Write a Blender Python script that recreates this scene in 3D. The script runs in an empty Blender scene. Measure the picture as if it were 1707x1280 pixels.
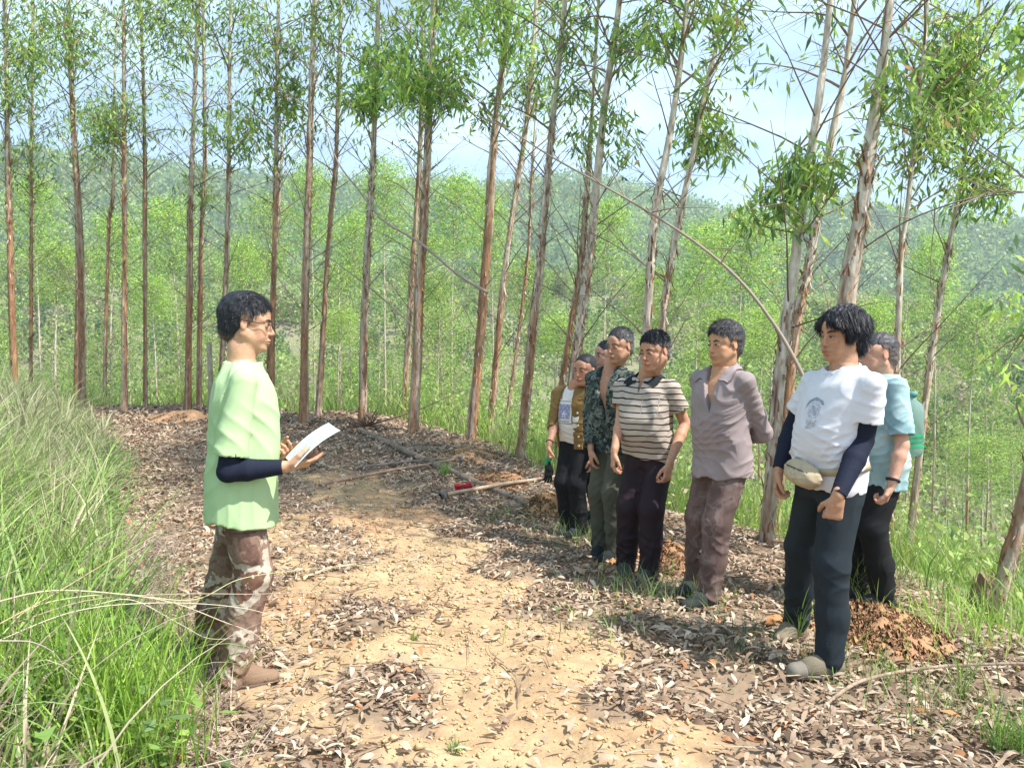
import bpy, math, random
import numpy as np
from mathutils import Vector, Matrix
from mathutils.bvhtree import BVHTree

# ------------------------------------------------------------------ camera
scene = bpy.context.scene
CAM = np.array([0.0, 0.0, 1.5])
FPX, CX, CY = 1233.0, 853.5, 640.0
PITCH = math.atan(45.0 / FPX)
cam_data = bpy.data.cameras.new("camera")
cam_data.lens = 36.0 * FPX / 1707.0
cam_data.sensor_width = 36.0
cam_data.clip_start = 0.05
cam_data.clip_end = 6000.0
cam = bpy.data.objects.new("camera", cam_data)
cam.location = CAM
cam.rotation_euler = (math.pi / 2 - PITCH, 0, 0)
scene.collection.objects.link(cam)
scene.camera = cam

# ------------------------------------------------------------------ light
SUN_EL, SUN_AZ = math.radians(56), math.radians(118)   # azimuth clockwise from +Y: from the right, slightly behind the camera
world = bpy.data.worlds.new("World")
scene.world = world
world.use_nodes = True
wn, wl = world.node_tree.nodes, world.node_tree.links
wn.clear()
w_out = wn.new("ShaderNodeOutputWorld")
w_bg = wn.new("ShaderNodeBackground"); w_bg.inputs[1].default_value = 0.125
sky = wn.new("ShaderNodeTexSky"); sky.sky_type = 'NISHITA'; sky.sun_disc = False
sky.sun_elevation = SUN_EL; sky.sun_rotation = SUN_AZ
sky.air_density = 1.0; sky.dust_density = 1.0; sky.ozone_density = 1.2
tc = wn.new("ShaderNodeTexCoord")
mp = wn.new("ShaderNodeMapping"); mp.inputs["Scale"].default_value = (1.0, 1.0, 2.2)
nz = wn.new("ShaderNodeTexNoise"); nz.inputs["Scale"].default_value = 2.6; nz.inputs["Detail"].default_value = 7
nz.inputs["Roughness"].default_value = 0.55
cr = wn.new("ShaderNodeValToRGB"); cr.color_ramp.elements[0].position = 0.46; cr.color_ramp.elements[1].position = 0.70
cr.color_ramp.elements[0].color = (0.30, 0.30, 0.30, 1); cr.color_ramp.elements[1].color = (1, 1, 1, 1)
mx = wn.new("ShaderNodeMix"); mx.data_type = 'RGBA'
mx.inputs[7].default_value = (5.4, 7.2, 8.4, 1)
wl.new(tc.outputs["Generated"], mp.inputs[0]); wl.new(mp.outputs[0], nz.inputs["Vector"])
wl.new(nz.outputs["Fac"], cr.inputs[0]); wl.new(cr.outputs[0], mx.inputs[0])
wl.new(sky.outputs[0], mx.inputs[6]); wl.new(mx.outputs[2], w_bg.inputs[0]); wl.new(w_bg.outputs[0], w_out.inputs[0])

sun_d = bpy.data.lights.new("sun", 'SUN'); sun_d.energy = 5.0; sun_d.angle = math.radians(0.6)
sun_d.color = (1.0, 0.955, 0.88)
sun = bpy.data.objects.new("sun", sun_d); scene.collection.objects.link(sun)
sdir = Vector((math.sin(SUN_AZ) * math.cos(SUN_EL), math.cos(SUN_AZ) * math.cos(SUN_EL), math.sin(SUN_EL)))
sun.rotation_euler = (-sdir).to_track_quat('-Z', 'Y').to_euler()
sun.location = (8, -4, 12)
scene.view_settings.view_transform = 'Standard'
scene.view_settings.look = 'None'
scene.view_settings.exposure = 0.88
scene.view_settings.gamma = 1.0
scene.cycles.use_denoising = True
scene.cycles.max_bounces = 6
scene.cycles.diffuse_bounces = 3
scene.cycles.transmission_bounces = 4
scene.cycles.transparent_max_bounces = 6
scene.cycles.volume_bounces = 0
scene.cycles.sample_clamp_indirect = 6
scene.render.use_motion_blur = False

# ------------------------------------------------------------------ helpers
rng = np.random.default_rng(7)
def at(px, py, Y):
    """world point seen at pixel (px,py) of the 1707x1280 photograph, at world depth Y"""
    u, v = (px - CX) / FPX, (CY - py) / FPX
    d = np.array([u, math.cos(PITCH) + v * math.sin(PITCH), -math.sin(PITCH) + v * math.cos(PITCH)])
    return CAM + d * (Y / d[1])

def link(o, parent=None):
    scene.collection.objects.link(o)
    if parent is not None:
        o.parent = parent
    return o

def tag(o, label=None, cat=None, group=None, kind=None):
    if label: o["label"] = label
    if cat: o["category"] = cat
    if group: o["group"] = group
    if kind: o["kind"] = kind
    return o

def empty(name, loc, rz=0.0, label=None, cat=None, group=None):
    o = bpy.data.objects.new(name, None)
    o.empty_display_size = 0.1
    o.location = loc; o.rotation_euler = (0, 0, rz)
    link(o)
    return tag(o, label, cat, group)

def mesh_data(name, V, F, mats=(), midx=None, col=None, smooth=True):
    """V (n,3); F a (m,k) array or a list of such; midx per-face array"""
    if not isinstance(F, (list, tuple)): F = [F]
    F = [np.asarray(f, dtype=np.int32) for f in F if len(f)]
    V = np.asarray(V, dtype=np.float32)
    me = bpy.data.meshes.new(name)
    me.vertices.add(len(V)); me.vertices.foreach_set("co", V.ravel())
    loops = np.concatenate([f.ravel() for f in F])
    tot = np.concatenate([np.full(len(f), f.shape[1], dtype=np.int32) for f in F])
    start = np.concatenate([[0], np.cumsum(tot)[:-1]]).astype(np.int32)
    me.loops.add(len(loops)); me.loops.foreach_set("vertex_index", loops)
    me.polygons.add(len(tot)); me.polygons.foreach_set("loop_start", start)
    me.polygons.foreach_set("loop_total", tot)
    if smooth: me.polygons.foreach_set("use_smooth", np.ones(len(tot), dtype=bool))
    if midx is not None: me.polygons.foreach_set("material_index", np.asarray(midx, dtype=np.int32))
    for m in mats: me.materials.append(m)
    if col is not None:
        ca = me.color_attributes.new("Col", 'FLOAT_COLOR', 'POINT')
        c4 = np.ones((len(V), 4), dtype=np.float32); c4[:, :3] = col
        ca.data.foreach_set("color", c4.ravel())
    me.update(calc_edges=True)
    me.validate()
    return me

class Geo:
    """collects pieces of geometry into one mesh"""
    def __init__(s): s.V = []; s.F = []; s.M = []; s.C = []; s.n = 0
    def add(s, V, F, mi=0, col=(1, 1, 1)):
        V = np.asarray(V, dtype=np.float32); F = np.asarray(F)
        if len(V) == 0: return
        c = np.empty((len(V), 3), dtype=np.float32); c[:] = col
        s.V.append(V); s.F.append(F + s.n); s.M.append(np.full(len(F), mi)); s.C.append(c); s.n += len(V)
    def data(s, name, mats, smooth=True):
        ks = sorted(set(f.shape[1] for f in s.F))
        FF = []; MM = []
        for k in ks:
            FF.append(np.concatenate([f for f in s.F if f.shape[1] == k]))
            MM.append(np.concatenate([m for f, m in zip(s.F, s.M) if f.shape[1] == k]))
        return mesh_data(name, np.concatenate(s.V), FF, mats, np.concatenate(MM), np.concatenate(s.C), smooth)
    def obj(s, name, mats, parent=None, smooth=True):
        return link(bpy.data.objects.new(name, s.data(name, mats, smooth)), parent)

def norm(a):
    a = np.asarray(a, dtype=float)
    return a / (np.linalg.norm(a, axis=-1, keepdims=True) + 1e-9)

def tube(P, R, sides=8, caps=True, jitter=0.0):
    P = np.asarray(P, dtype=float); m = len(P)
    R = np.broadcast_to(np.asarray(R, dtype=float), (m,))
    T = norm(np.gradient(P, axis=0))
    ref = np.array([0.13, 1.0, 0.07]) if abs(T[0][1]) < 0.8 else np.array([1.0, 0.1, 0.0])
    A = norm(np.cross(T, ref)); B = np.cross(T, A)
    an = np.linspace(0, 2 * math.pi, sides, endpoint=False)
    rr = R[:, None] * (1 + (rng.uniform(-jitter, jitter, (m, sides)) if jitter else 0))
    V = P[:, None, :] + rr[:, :, None] * (np.cos(an)[None, :, None] * A[:, None, :] + np.sin(an)[None, :, None] * B[:, None, :])
    V = V.reshape(-1, 3)
    i = np.arange(m - 1)[:, None] * sides; j = np.arange(sides)[None, :]; j2 = (j + 1) % sides
    F = np.stack([i + j, i + j2, i + sides + j2, i + sides + j], axis=-1).reshape(-1, 4)
    if caps:
        V = np.vstack([V, P[0], P[-1]])
        a = len(V) - 2; b = a + 1
        jj = np.arange(sides); j2 = (jj + 1) % sides
        c0 = np.stack([np.full(sides, a), j2, jj, jj], -1)
        c1 = np.stack([np.full(sides, b), (m - 1) * sides + jj, (m - 1) * sides + j2, (m - 1) * sides + j2], -1)
        # caps as thin quads: duplicate corner avoided by going through a midpoint ring
        V = np.vstack([V, (P[0] + V[jj]) / 2, (P[-1] + V[(m - 1) * sides + jj]) / 2])
        r0 = b + 1; r1 = r0 + sides
        q0 = np.stack([r0 + j2, r0 + jj, jj, j2], -1)[:, ::-1]
        q1 = np.stack([r1 + jj, r1 + j2, (m - 1) * sides + j2, (m - 1) * sides + jj], -1)[:, ::-1]
        F = np.vstack([F, q0, q1])
        return V, F
    return V, F

def curve_pts(P, n):
    """Catmull-Rom through P, n samples"""
    P = np.asarray(P, dtype=float)
    if len(P) == 2:
        t = np.linspace(0, 1, n)[:, None]; return P[0] * (1 - t) + P[1] * t
    Q = np.vstack([2 * P[0] - P[1], P, 2 * P[-1] - P[-2]])
    t = np.linspace(0, len(P) - 1 - 1e-6, n); k = t.astype(int); f = (t - k)[:, None]
    a, b, c, d = Q[k], Q[k + 1], Q[k + 2], Q[k + 3]
    return 0.5 * (2 * b + (c - a) * f + (2 * a - 5 * b + 4 * c - d) * f * f + (3 * b - a - 3 * c + d) * f ** 3)

def leaf_quads(P, D, S, L, W):
    """one diamond-shaped leaf per row: base P, direction D, side S"""
    L = np.asarray(L)[:, None]; W = np.asarray(W)[:, None]
    m = P + D * L * 0.42
    V = np.stack([P, m + S * W / 2, P + D * L, m - S * W / 2], axis=1).reshape(-1, 3)
    F = np.arange(len(P) * 4).reshape(-1, 4)
    return V, F

def rand_dirs(n, r=rng):
    return norm(r.normal(size=(n, 3)))

def snoise(P, scale, seed=0, octaves=3):
    """cheap smooth pseudo noise in about [-1,1] from sums of sines"""
    r = np.random.default_rng(seed)
    P = np.asarray(P, dtype=np.float32)
    out = np.zeros(P.shape[:-1], dtype=np.float32); amp = 1.0; tot = 0
    for o in range(octaves):
        for _ in range(3):
            k = r.normal(size=P.shape[-1]); k = k / np.linalg.norm(k) * (2 * math.pi / scale) * (2 ** o) * r.uniform(.7, 1.3)
            k2 = r.normal(size=P.shape[-1]); k2 = k2 / np.linalg.norm(k2) * (2 * math.pi / scale) * (2 ** o) * 0.6
            out += amp * np.sin(P @ k.astype(np.float32) + r.uniform(0, 6.28) + 1.3 * np.sin(P @ k2.astype(np.float32) + r.uniform(0, 6.28)))
        tot += amp * 1.9; amp *= 0.5
    return out / tot

# ------------------------------------------------------------------ materials
def material(name, color=(0.5, 0.5, 0.5), rough=0.85, attr=False, n_scale=0, n_amt=0.0, n_dark=None, stretch=(1, 1, 1),
             bump=0.0, bump_scale=60.0, transl=0.0, spec=0.3, metal=0.0, sss=0.0, ramp=None, ramp_scale=5.0, ramp_detail=2.0,
             ramp_vor=False, coords="Object", alpha=1.0, transmission=0.0):
    m = bpy.data.materials.new(name); m.use_nodes = True
    nt = m.node_tree; N = nt.nodes; L = nt.links
    b = N["Principled BSDF"]; out = N["Material Output"]
    b.inputs["Roughness"].default_value = rough; b.inputs["Metallic"].default_value = metal
    b.inputs["Specular IOR Level"].default_value = spec
    if sss:
        b.inputs["Subsurface Weight"].default_value = sss
        b.inputs["Subsurface Radius"].default_value = (0.012, 0.005, 0.003); b.inputs["Subsurface Scale"].default_value = 0.5
    if transmission: b.inputs["Transmission Weight"].default_value = transmission
    if alpha < 1: b.inputs["Alpha"].default_value = alpha
    tcn = N.new("ShaderNodeTexCoord"); mpn = N.new("ShaderNodeMapping"); mpn.inputs["Scale"].default_value = stretch
    L.new(tcn.outputs[coords], mpn.inputs[0])
    if attr:
        a = N.new("ShaderNodeAttribute"); a.attribute_name = "Col"; colsock = a.outputs["Color"]
    else:
        c = N.new("ShaderNodeRGB"); c.outputs[0].default_value = (*color, 1); colsock = c.outputs[0]
    if ramp:
        if ramp_vor:
            t = N.new("ShaderNodeTexVoronoi"); t.inputs["Scale"].default_value = ramp_scale
            sep = N.new("ShaderNodeSeparateColor"); L.new(t.outputs["Color"], sep.inputs[0]); fac = sep.outputs[0]
            dn = N.new("ShaderNodeTexNoise"); dn.inputs["Scale"].default_value = ramp_scale * 0.5
            L.new(mpn.outputs[0], dn.inputs["Vector"])
            ad = N.new("ShaderNodeMix"); ad.data_type = 'VECTOR'; ad.inputs[0].default_value = 0.12
            L.new(mpn.outputs[0], ad.inputs[4]); L.new(dn.outputs["Color"], ad.inputs[5]); L.new(ad.outputs[1], t.inputs["Vector"])
        else:
            t = N.new("ShaderNodeTexNoise"); t.inputs["Scale"].default_value = ramp_scale; t.inputs["Detail"].default_value = ramp_detail
            L.new(mpn.outputs[0], t.inputs["Vector"]); fac = t.outputs["Fac"]
        r = N.new("ShaderNodeValToRGB"); r.color_ramp.interpolation = 'CONSTANT' if ramp_vor or ramp[0] == 'C' else 'LINEAR'
        rp = ramp[1:] if ramp[0] in ('C', 'L') else ramp
        while len(r.color_ramp.elements) < len(rp): r.color_ramp.elements.new(0.5)
        for e, (p, c) in zip(r.color_ramp.elements, rp): e.position = p; e.color = (*c, 1)
        L.new(fac, r.inputs[0]); colsock = r.outputs[0]
    if n_scale:
        t = N.new("ShaderNodeTexNoise"); t.inputs["Scale"].default_value = n_scale; t.inputs["Detail"].default_value = 5
        t.inputs["Roughness"].default_value = 0.65
        L.new(mpn.outputs[0], t.inputs["Vector"])
        mr = N.new("ShaderNodeMapRange"); mr.inputs[1].default_value = 0.3; mr.inputs[2].default_value = 0.7
        L.new(t.outputs["Fac"], mr.inputs[0])
        mxn = N.new("ShaderNodeMix"); mxn.data_type = 'RGBA'; mxn.blend_type = 'MULTIPLY'; mxn.inputs[0].default_value = 1.0
        lo = n_dark if n_dark else (1 - n_amt,) * 3
        rr = N.new("ShaderNodeMix"); rr.data_type = 'RGBA'; rr.inputs[6].default_value = (*lo, 1)
        rr.inputs[7].default_value = (1 + n_amt * 0.35,) * 3 + (1,)
        L.new(mr.outputs[0], rr.inputs[0]); L.new(colsock, mxn.inputs[6]); L.new(rr.outputs[2], mxn.inputs[7]); colsock = mxn.outputs[2]
    L.new(colsock, b.inputs["Base Color"])
    if bump:
        t = N.new("ShaderNodeTexNoise"); t.inputs["Scale"].default_value = bump_scale; t.inputs["Detail"].default_value = 4
        L.new(mpn.outputs[0], t.inputs["Vector"])
        bp = N.new("ShaderNodeBump"); bp.inputs["Strength"].default_value = bump; bp.inputs["Distance"].default_value = 0.01
        L.new(t.outputs["Fac"], bp.inputs["Height"]); L.new(bp.outputs[0], b.inputs["Normal"])
    if transl:
        tr = N.new("ShaderNodeBsdfTranslucent"); ms = N.new("ShaderNodeMixShader"); ms.inputs[0].default_value = transl
        L.new(colsock, tr.inputs[0]); L.new(b.outputs[0], ms.inputs[1]); L.new(tr.outputs[0], ms.inputs[2]); L.new(ms.outputs[0], out.inputs[0])
    return m
# ------------------------------------------------------------------ terrain shape
def rise(y): return 0.05 * (np.clip(y, 6, 15) - 6)
def flat_hit(px, py):
    Y = 4.0
    for _ in range(40):
        p = at(px, py, Y); Y += (p[2] - rise(p[1])) / max((py - 595.0) / FPX, 0.02) * 0.6
        Y = min(max(Y, 1.0), 40.0)
    return at(px, py, Y)
EDGE = [(3.6, -60.0), (3.3, -5.0), (3.0, 2.0), (2.78, 3.5)] + [tuple(flat_hit(a, b)[:2]) for a, b in
        [(1600, 1045), (1500, 985), (1410, 935), (1310, 900), (1150, 872), (1000, 830), (868, 772), (786, 735), (690, 708), (604, 688), (500, 690), (400, 682), (300, 676), (200, 680)]] \
        + [(-16.0, 15.5), (-60.0, 22.0)]
BANK = [(-1.0, -30.0), (-1.05, 1.0)] + [tuple(flat_hit(a, b)[:2]) for a, b in
        [(325, 1275), (262, 1150), (232, 1000), (222, 880), (215, 770), (180, 706)]] + [(-11.0, 16.5), (-40, 17.5)]
def sdist(x, y, line):
    """signed distance to a polyline, positive on its right-hand side seen along it"""
    x = np.asarray(x, dtype=np.float64); y = np.asarray(y, dtype=np.float64)
    best = np.full(np.broadcast(x, y).shape, 1e9); sg = np.ones_like(best)
    for (ax, ay), (bx, by) in zip(line[:-1], line[1:]):
        dx, dy = bx - ax, by - ay
        t = np.clip(((x - ax) * dx + (y - ay) * dy) / (dx * dx + dy * dy), 0, 1)
        qx, qy = x - ax - t * dx, y - ay - t * dy
        d = np.hypot(qx, qy); cr_ = dx * (y - ay) - dy * (x - ax)
        u = d < best - 1e-9
        best = np.where(u, d, best); sg = np.where(u, np.where(cr_ < 0, 1.0, -1.0), sg)
    return best * sg
def edge_d(x, y): return sdist(x, y, EDGE)          # > 0 beyond the terrace edge
def bank_d(x, y): return -sdist(x, y, BANK)         # > 0 on the grassy bank
def smooth(t): t = np.clip(t, 0, 1); return t * t * (3 - 2 * t)
CR0 = np.array([(-1400, 0.12), (0, 0.115), (350, 0.11), (500, 0.10), (700, 0.085), (900, 0.085), (1100, 0.075), (1300, 0.05), (1707, 0.015), (2600, 0.0)])
CR1 = np.array([(-1400, 0.205), (0, 0.205), (350, 0.205), (480, 0.198), (650, 0.202), (850, 0.208), (950, 0.212), (1050, 0.200), (1110, 0.178), (1258, 0.158), (1330, 0.148), (1420, 0.156), (1520, 0.140), (1600, 0.130), (1720, 0.120), (2600, 0.110)])
def ground_z(x, y, fine=True):
    x = np.asarray(x, dtype=np.float64); y = np.asarray(y, dtype=np.float64)
    e = edge_d(x, y); b = bank_d(x, y); r = np.hypot(x, y)
    z = rise(y) + 0.0 * x
    eo = np.maximum(e, 0)
    drop = 0.40 * eo - 0.15 * 1.2 * (1 - np.exp(-eo / 1.2))
    drop = 12 * (1 - np.exp(-drop / 12))
    z = z - drop
    bk = 0.42 - 0.34 * smooth((y - 3.6) / 4.5)
    z = z + np.minimum(2.2, bk * np.maximum(b, 0)) * (1 - smooth(eo / 4))
    ang = np.where(y > 0.05 * r, x / np.maximum(y, 1e-3), np.sign(x) * 20)
    ang = np.clip(ang, -1.8, 1.4); px = ang * FPX + CX
    c0 = np.interp(px, CR0[:, 0], CR0[:, 1]); c1 = np.interp(px, CR1[:, 0], CR1[:, 1])
    front = smooth((y / np.maximum(r, 1e-3) + 0.1) / 0.4)
    R0, R1 = 170.0, 650.0
    h0 = 1.5 + c0 * R0
    t0 = smooth((eo - 24) / (R0 - 24 - 10))
    z = z * (1 - t0) + (h0 * t0 if True else 0)
    P2 = np.stack([x, y], -1)
    z = z + snoise(P2, 45, 11, 2) * 2.2 * smooth((eo - 15) / 40)
    # beyond the first ridge: down, then up to the far hill
    t1 = smooth((r - R0 - 20) / 90); z = z - t1 * (22 + c0 * 40)
    t2 = smooth((r - 300) / (R1 - 300)); z = z * (1 - t2) + (1.5 + c1 * R1) * t2 + snoise(P2, 220, 12, 3) * 7 * t2
    t3 = smooth((r - R1 - 30) / 500); z = z - t3 * 60
    z = z * front + (rise(y) - np.minimum(drop, 12) + np.minimum(2.2, bk * np.maximum(b, 0))) * (1 - front)
    if fine:
        nearw = np.clip(1.6 - r / 25, 0, 1)
        z = z + nearw * (snoise(P2, 1.3, 21, 2) * 0.022 + snoise(P2, 0.33, 22, 2) * 0.008)
    return z
def gz(x, y): return float(ground_z(np.array([x]), np.array([y]))[0])
def ghit(px, py):
    """point of the ground seen at a pixel"""
    Y = np.linspace(1.5, 60, 3000); u = (px - CX) / FPX; v = (CY - py) / FPX
    d = np.array([u, math.cos(PITCH) + v * math.sin(PITCH), -math.sin(PITCH) + v * math.cos(PITCH)])
    P = CAM + d[None, :] * (Y / d[1])[:, None]
    k = np.argmax(P[:, 2] < ground_z(P[:, 0], P[:, 1])); return P[k]

BARE = [flat_hit(a, b)[:2] for a, b in [(560, 800), (640, 850), (690, 920), (760, 1010), (840, 1110), (950, 1270)]]
BARE2 = [flat_hit(a, b)[:2] for a, b in [(440, 860), (500, 930), (520, 1050), (520, 1150), (450, 1280)]]
def bare_mask(x, y):
    def dl(line):
        best = np.full(np.shape(x), 1e9)
        for (ax, ay), (bx, by) in zip(line[:-1], line[1:]):
            dx, dy = bx - ax, by - ay
            t = np.clip(((x - ax) * dx + (y - ay) * dy) / (dx * dx + dy * dy + 1e-9), 0, 1)
            best = np.minimum(best, np.hypot(x - ax - t * dx, y - ay - t * dy))
        return best
    n = snoise(np.stack([x, y], -1), 0.9, 31, 3)
    return smooth((0.50 + 0.30 * n - dl(BARE)) / 0.25 + .2) * 1.0 + smooth((0.34 + 0.34 * n - dl(BARE2)) / 0.25) * 0.85

# ------------------------------------------------------------------ ground sheet
def build_ground():
    rad = 0.35 * (1500 / 0.35) ** (np.linspace(0, 1, 430))
    a1 = np.radians(np.arange(-50, 50, 0.2)); a2 = np.radians(np.arange(50, 310, 2.6))
    an = np.concatenate([a1, a2])
    R_, A_ = np.meshgrid(rad, an, indexing='ij')
    x = (R_ * np.sin(A_)).ravel(); y = (R_ * np.cos(A_)).ravel(); z = ground_z(x, y)
    n = len(an); i = np.arange(len(rad) - 1)[:, None] * n; j = np.arange(n)[None, :]; j2 = (j + 1) % n
    F = np.stack([i + j2, i + j, i + n + j, i + n + j2], -1).reshape(-1, 4)[:, ::-1]
    F = F[:, ::-1]
    V = np.stack([x, y, z], -1); V = np.vstack([V, [[0, 0, gz(0, 0)]]])
    jj = np.arange(n); T = np.stack([(jj + 1) % n, jj, np.full(n, len(V) - 1)], -1)[:, ::-1]
    e = edge_d(x, y); b = bank_d(x, y); r = np.hypot(x, y)
    P2 = np.stack([x, y], -1)
    n1 = snoise(P2, 1.1, 41, 3)[:, None]; n2 = snoise(P2, 14, 42, 3)[:, None]
    soil = np.array([0.45, 0.315, 0.185]) * (1 + 0.16 * n1) + np.array([0.04, -0.02, -0.02]) * np.clip(snoise(P2, 2.3, 43, 2)[:, None], 0, 1)
    lit = np.array([0.285, 0.205, 0.14]) * (1 + 0.22 * n1)
    gr = np.array([0.17, 0.18, 0.09]) * (1 + 0.2 * n1)
    slope = np.where(n2 > 0.1, 1, 0) * np.array([0.17, 0.21, 0.09]) + np.where(n2 > 0.1, 0, 1) * np.array([0.22, 0.19, 0.12])
    far = np.array([0.22, 0.22, 0.13]) + smooth((r - 110) / 80)[:, None] * np.array([-0.07, 0.01, -0.04]) + np.clip(n2, -1, 1) * np.array([0.05, 0.02, 0.03])
    bm = np.clip(bare_mask(x, y), 0, 1)[:, None]
    c = lit * (1 - bm) + soil * bm
    tb = smooth(b / 0.5 + 0.3)[:, None]; c = c * (1 - tb) + gr * tb
    te = smooth(e / 0.7)[:, None]; c = c * (1 - te) + slope * te
    tf = smooth((e - 15) / 30)[:, None]; c = c * (1 - tf) + far * tf
    c = np.vstack([np.clip(c, 0.02, 0.9), [[0.5, 0.37, 0.2]]])
    m = material("ground_earth", attr=True, rough=0.95, n_scale=9, n_amt=0.30, bump=0.8, bump_scale=45, spec=0.1)
    o = link(bpy.data.objects.new("ground", mesh_data("ground", V, [F, T], [m], col=c)))
    tag(o, kind="structure")
build_ground()

# ------------------------------------------------------------------ fallen leaves
def scatter(n_try, y0, y1, dens, pxr=(-300, 2250)):
    """random ground points in the view wedge, uniform per square metre then thinned with dens(x,y)"""
    y = np.sqrt(rng.uniform(y0 ** 2, y1 ** 2, n_try)); px = rng.uniform(*pxr, n_try)
    x = (px - CX) / FPX * y
    k = rng.uniform(0, 1, n_try) < dens(x, y)
    return x[k], y[k]
def build_litter():
    def dens(x, y):
        e = edge_d(x, y); b = bank_d(x, y)
        d = np.where(e > 0.0, np.exp(-np.maximum(e, 0) / 0.35), 1.0) * np.clip(1 - b / 0.5, 0.12, 1)
        bm = np.clip(bare_mask(x, y), 0, 1)
        cl = np.clip(0.70 + 0.70 * snoise(np.stack([x, y], -1), 0.6, 51, 3), 0.08, 1)
        return d * (1 - 0.88 * bm) * cl * np.clip(7 / y, 0.25, 1.0)
    x, y = scatter(860000, 1.4, 19, dens)
    n = len(x); z = ground_z(x, y)
    a = rng.uniform(0, 6.283, n)
    L = (0.022 + rng.beta(1.5, 2.9, n) * 0.098) * np.clip(y / 9, 0.9, 1.5); W = L * rng.uniform(0.13, 0.34, n) * np.where(L < .06, 1.5, 1)
    D = np.stack([np.cos(a), np.sin(a), np.zeros(n)], -1); S = np.stack([-np.sin(a), np.cos(a), np.zeros(n)], -1)
    tilt = rng.normal(0, 0.26, n); roll = rng.normal(0, 0.5, n)
    D[:, 2] = np.sin(tilt); S[:, 2] = np.sin(roll); D = norm(D); S = norm(S)
    U = norm(np.cross(D, S)); U *= np.sign(U[:, 2:3] + 1e-9)
    arch = rng.normal(0.05, 0.13, n) * L; bend = rng.normal(0, 0.22, n) * L
    base = np.stack([x, y, z + 0.006 + np.abs(np.sin(tilt)) * L * 0.5 + rng.uniform(0, 0.02, n)], -1) - D * (L / 2)[:, None]
    rows = []
    for t, w in ((0.0, 0.12), (0.22, 0.8), (0.5, 1.0), (0.78, 0.62), (1.0, 0.03)):
        c = base + D * (L * t)[:, None] + U * (arch * 4 * t * (1 - t))[:, None] + S * (bend * (t * t))[:, None]
        rows += [c + S * (W * w / 2)[:, None] + U * (W * 0.18 * w)[:, None], c - S * (W * w / 2)[:, None] + U * (W * 0.18 * w)[:, None]]
    V = np.stack(rows, 1).reshape(-1, 3)
    k = np.arange(n)[:, None] * 10
    F = np.concatenate([np.stack([k[:, 0] + 2 * q, k[:, 0] + 2 * q + 1, k[:, 0] + 2 * q + 3, k[:, 0] + 2 * q + 2], -1) for q in range(4)])
    pal = np.array([(0.54, 0.43, 0.33), (0.44, 0.335, 0.245), (0.35, 0.255, 0.18), (0.25, 0.17, 0.115), (0.15, 0.095, 0.065), (0.40, 0.18, 0.08), (0.50, 0.42, 0.28)])
    ci = rng.choice(len(pal), n, p=[0.15, 0.20, 0.21, 0.21, 0.16, 0.03, 0.04])
    C = np.repeat(pal[ci] * rng.uniform(0.8, 1.15, (n, 1)), 10, axis=0)
    m = material("fallen_leaf", attr=True, rough=0.7, spec=0.25, transl=0.12)
    o = link(bpy.data.objects.new("leaf_litter", mesh_data("leaf_litter", V, F, [m], col=C)))
    tag(o, "dry brown and grey fallen leaves strewn over the dirt track", "leaf litter", kind="stuff")
    # soil crumbs and small stones on the bare track
    x, y = scatter(80000, 1.4, 10, lambda x, y: np.clip(bare_mask(x, y), 0, 1) * (edge_d(x, y) < 0) * (bank_d(x, y) < .2) * np.clip(5 / y, 0, 1))
    n = len(x); s = rng.gamma(2.0, 0.0024, n) + 0.002; z = ground_z(x, y)
    oc = np.array([(1, 0, 0), (0, 1, 0), (-1, 0, 0), (0, -1, 0), (0, 0, 0.8), (0, 0, -.5)], dtype=float)
    V = (np.stack([x, y, z + s * 0.3], -1)[:, None, :] + oc[None] * s[:, None, None] * rng.uniform(0.6, 1.5, (n, 6, 1))).reshape(-1, 3)
    ft = np.array([(0, 1, 4), (1, 2, 4), (2, 3, 4), (3, 0, 4), (1, 0, 5), (2, 1, 5), (3, 2, 5), (0, 3, 5)])
    F = (np.arange(n)[:, None, None] * 6 + ft[None]).reshape(-1, 3)
    C = np.repeat(np.array([(0.52, 0.38, 0.21)]) * rng.uniform(0.7, 1.25, (n, 1)), 6, axis=0)
    o = link(bpy.data.objects.new("soil_crumbs", mesh_data("soil_crumbs", V, F, [material("crumb", attr=True, rough=0.95, spec=0.1)], col=C, smooth=False)))
    tag(o, "loose yellow soil crumbs on the bare middle of the track", "soil", kind="stuff")
build_litter()

# ------------------------------------------------------------------ grass
def blades(x, y, H, W, lean, az, col, droop=0.5, z=None, segs=5):
    n = len(x); z = ground_z(x, y) - 0.01 if z is None else z
    B = np.stack([x, y, z], -1); dirn = np.stack([np.cos(az), np.sin(az), np.zeros(n)], -1)
    side = np.stack([-np.sin(az), np.cos(az), np.zeros(n)], -1)
    # turn each blade's flat side partly at random
    tw = rng.uniform(-1.2, 1.2, n)[:, None]; side = norm(side * np.cos(tw) + dirn * np.sin(tw))
    th = lean[:, None] * 1.0; P = B.copy(); rows = []
    for k in range(segs + 1):
        t = k / segs; w = (1 - t ** 1.6) * (0.55 + 0.9 * min(t * 3, 1) * 0.5) + 0.03
        rows += [P + side * (W * w / 2)[:, None], P - side * (W * w / 2)[:, None]]
        ang = th + droop[:, None] * t if not np.isscalar(droop) else th + droop * t
        P = P + (dirn * np.sin(ang) + np.array([0, 0, 1.0]) * np.cos(ang)) * (H / segs)[:, None]
    V = np.stack(rows, 1).reshape(-1, 3); q = 2 * (segs + 1)
    k = np.arange(n) * q
    F = np.concatenate([np.stack([k + 2 * i, k + 2 * i + 1, k + 2 * i + 3, k + 2 * i + 2], -1) for i in range(segs)])
    return V, F, np.repeat(col, q, axis=0)
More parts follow.
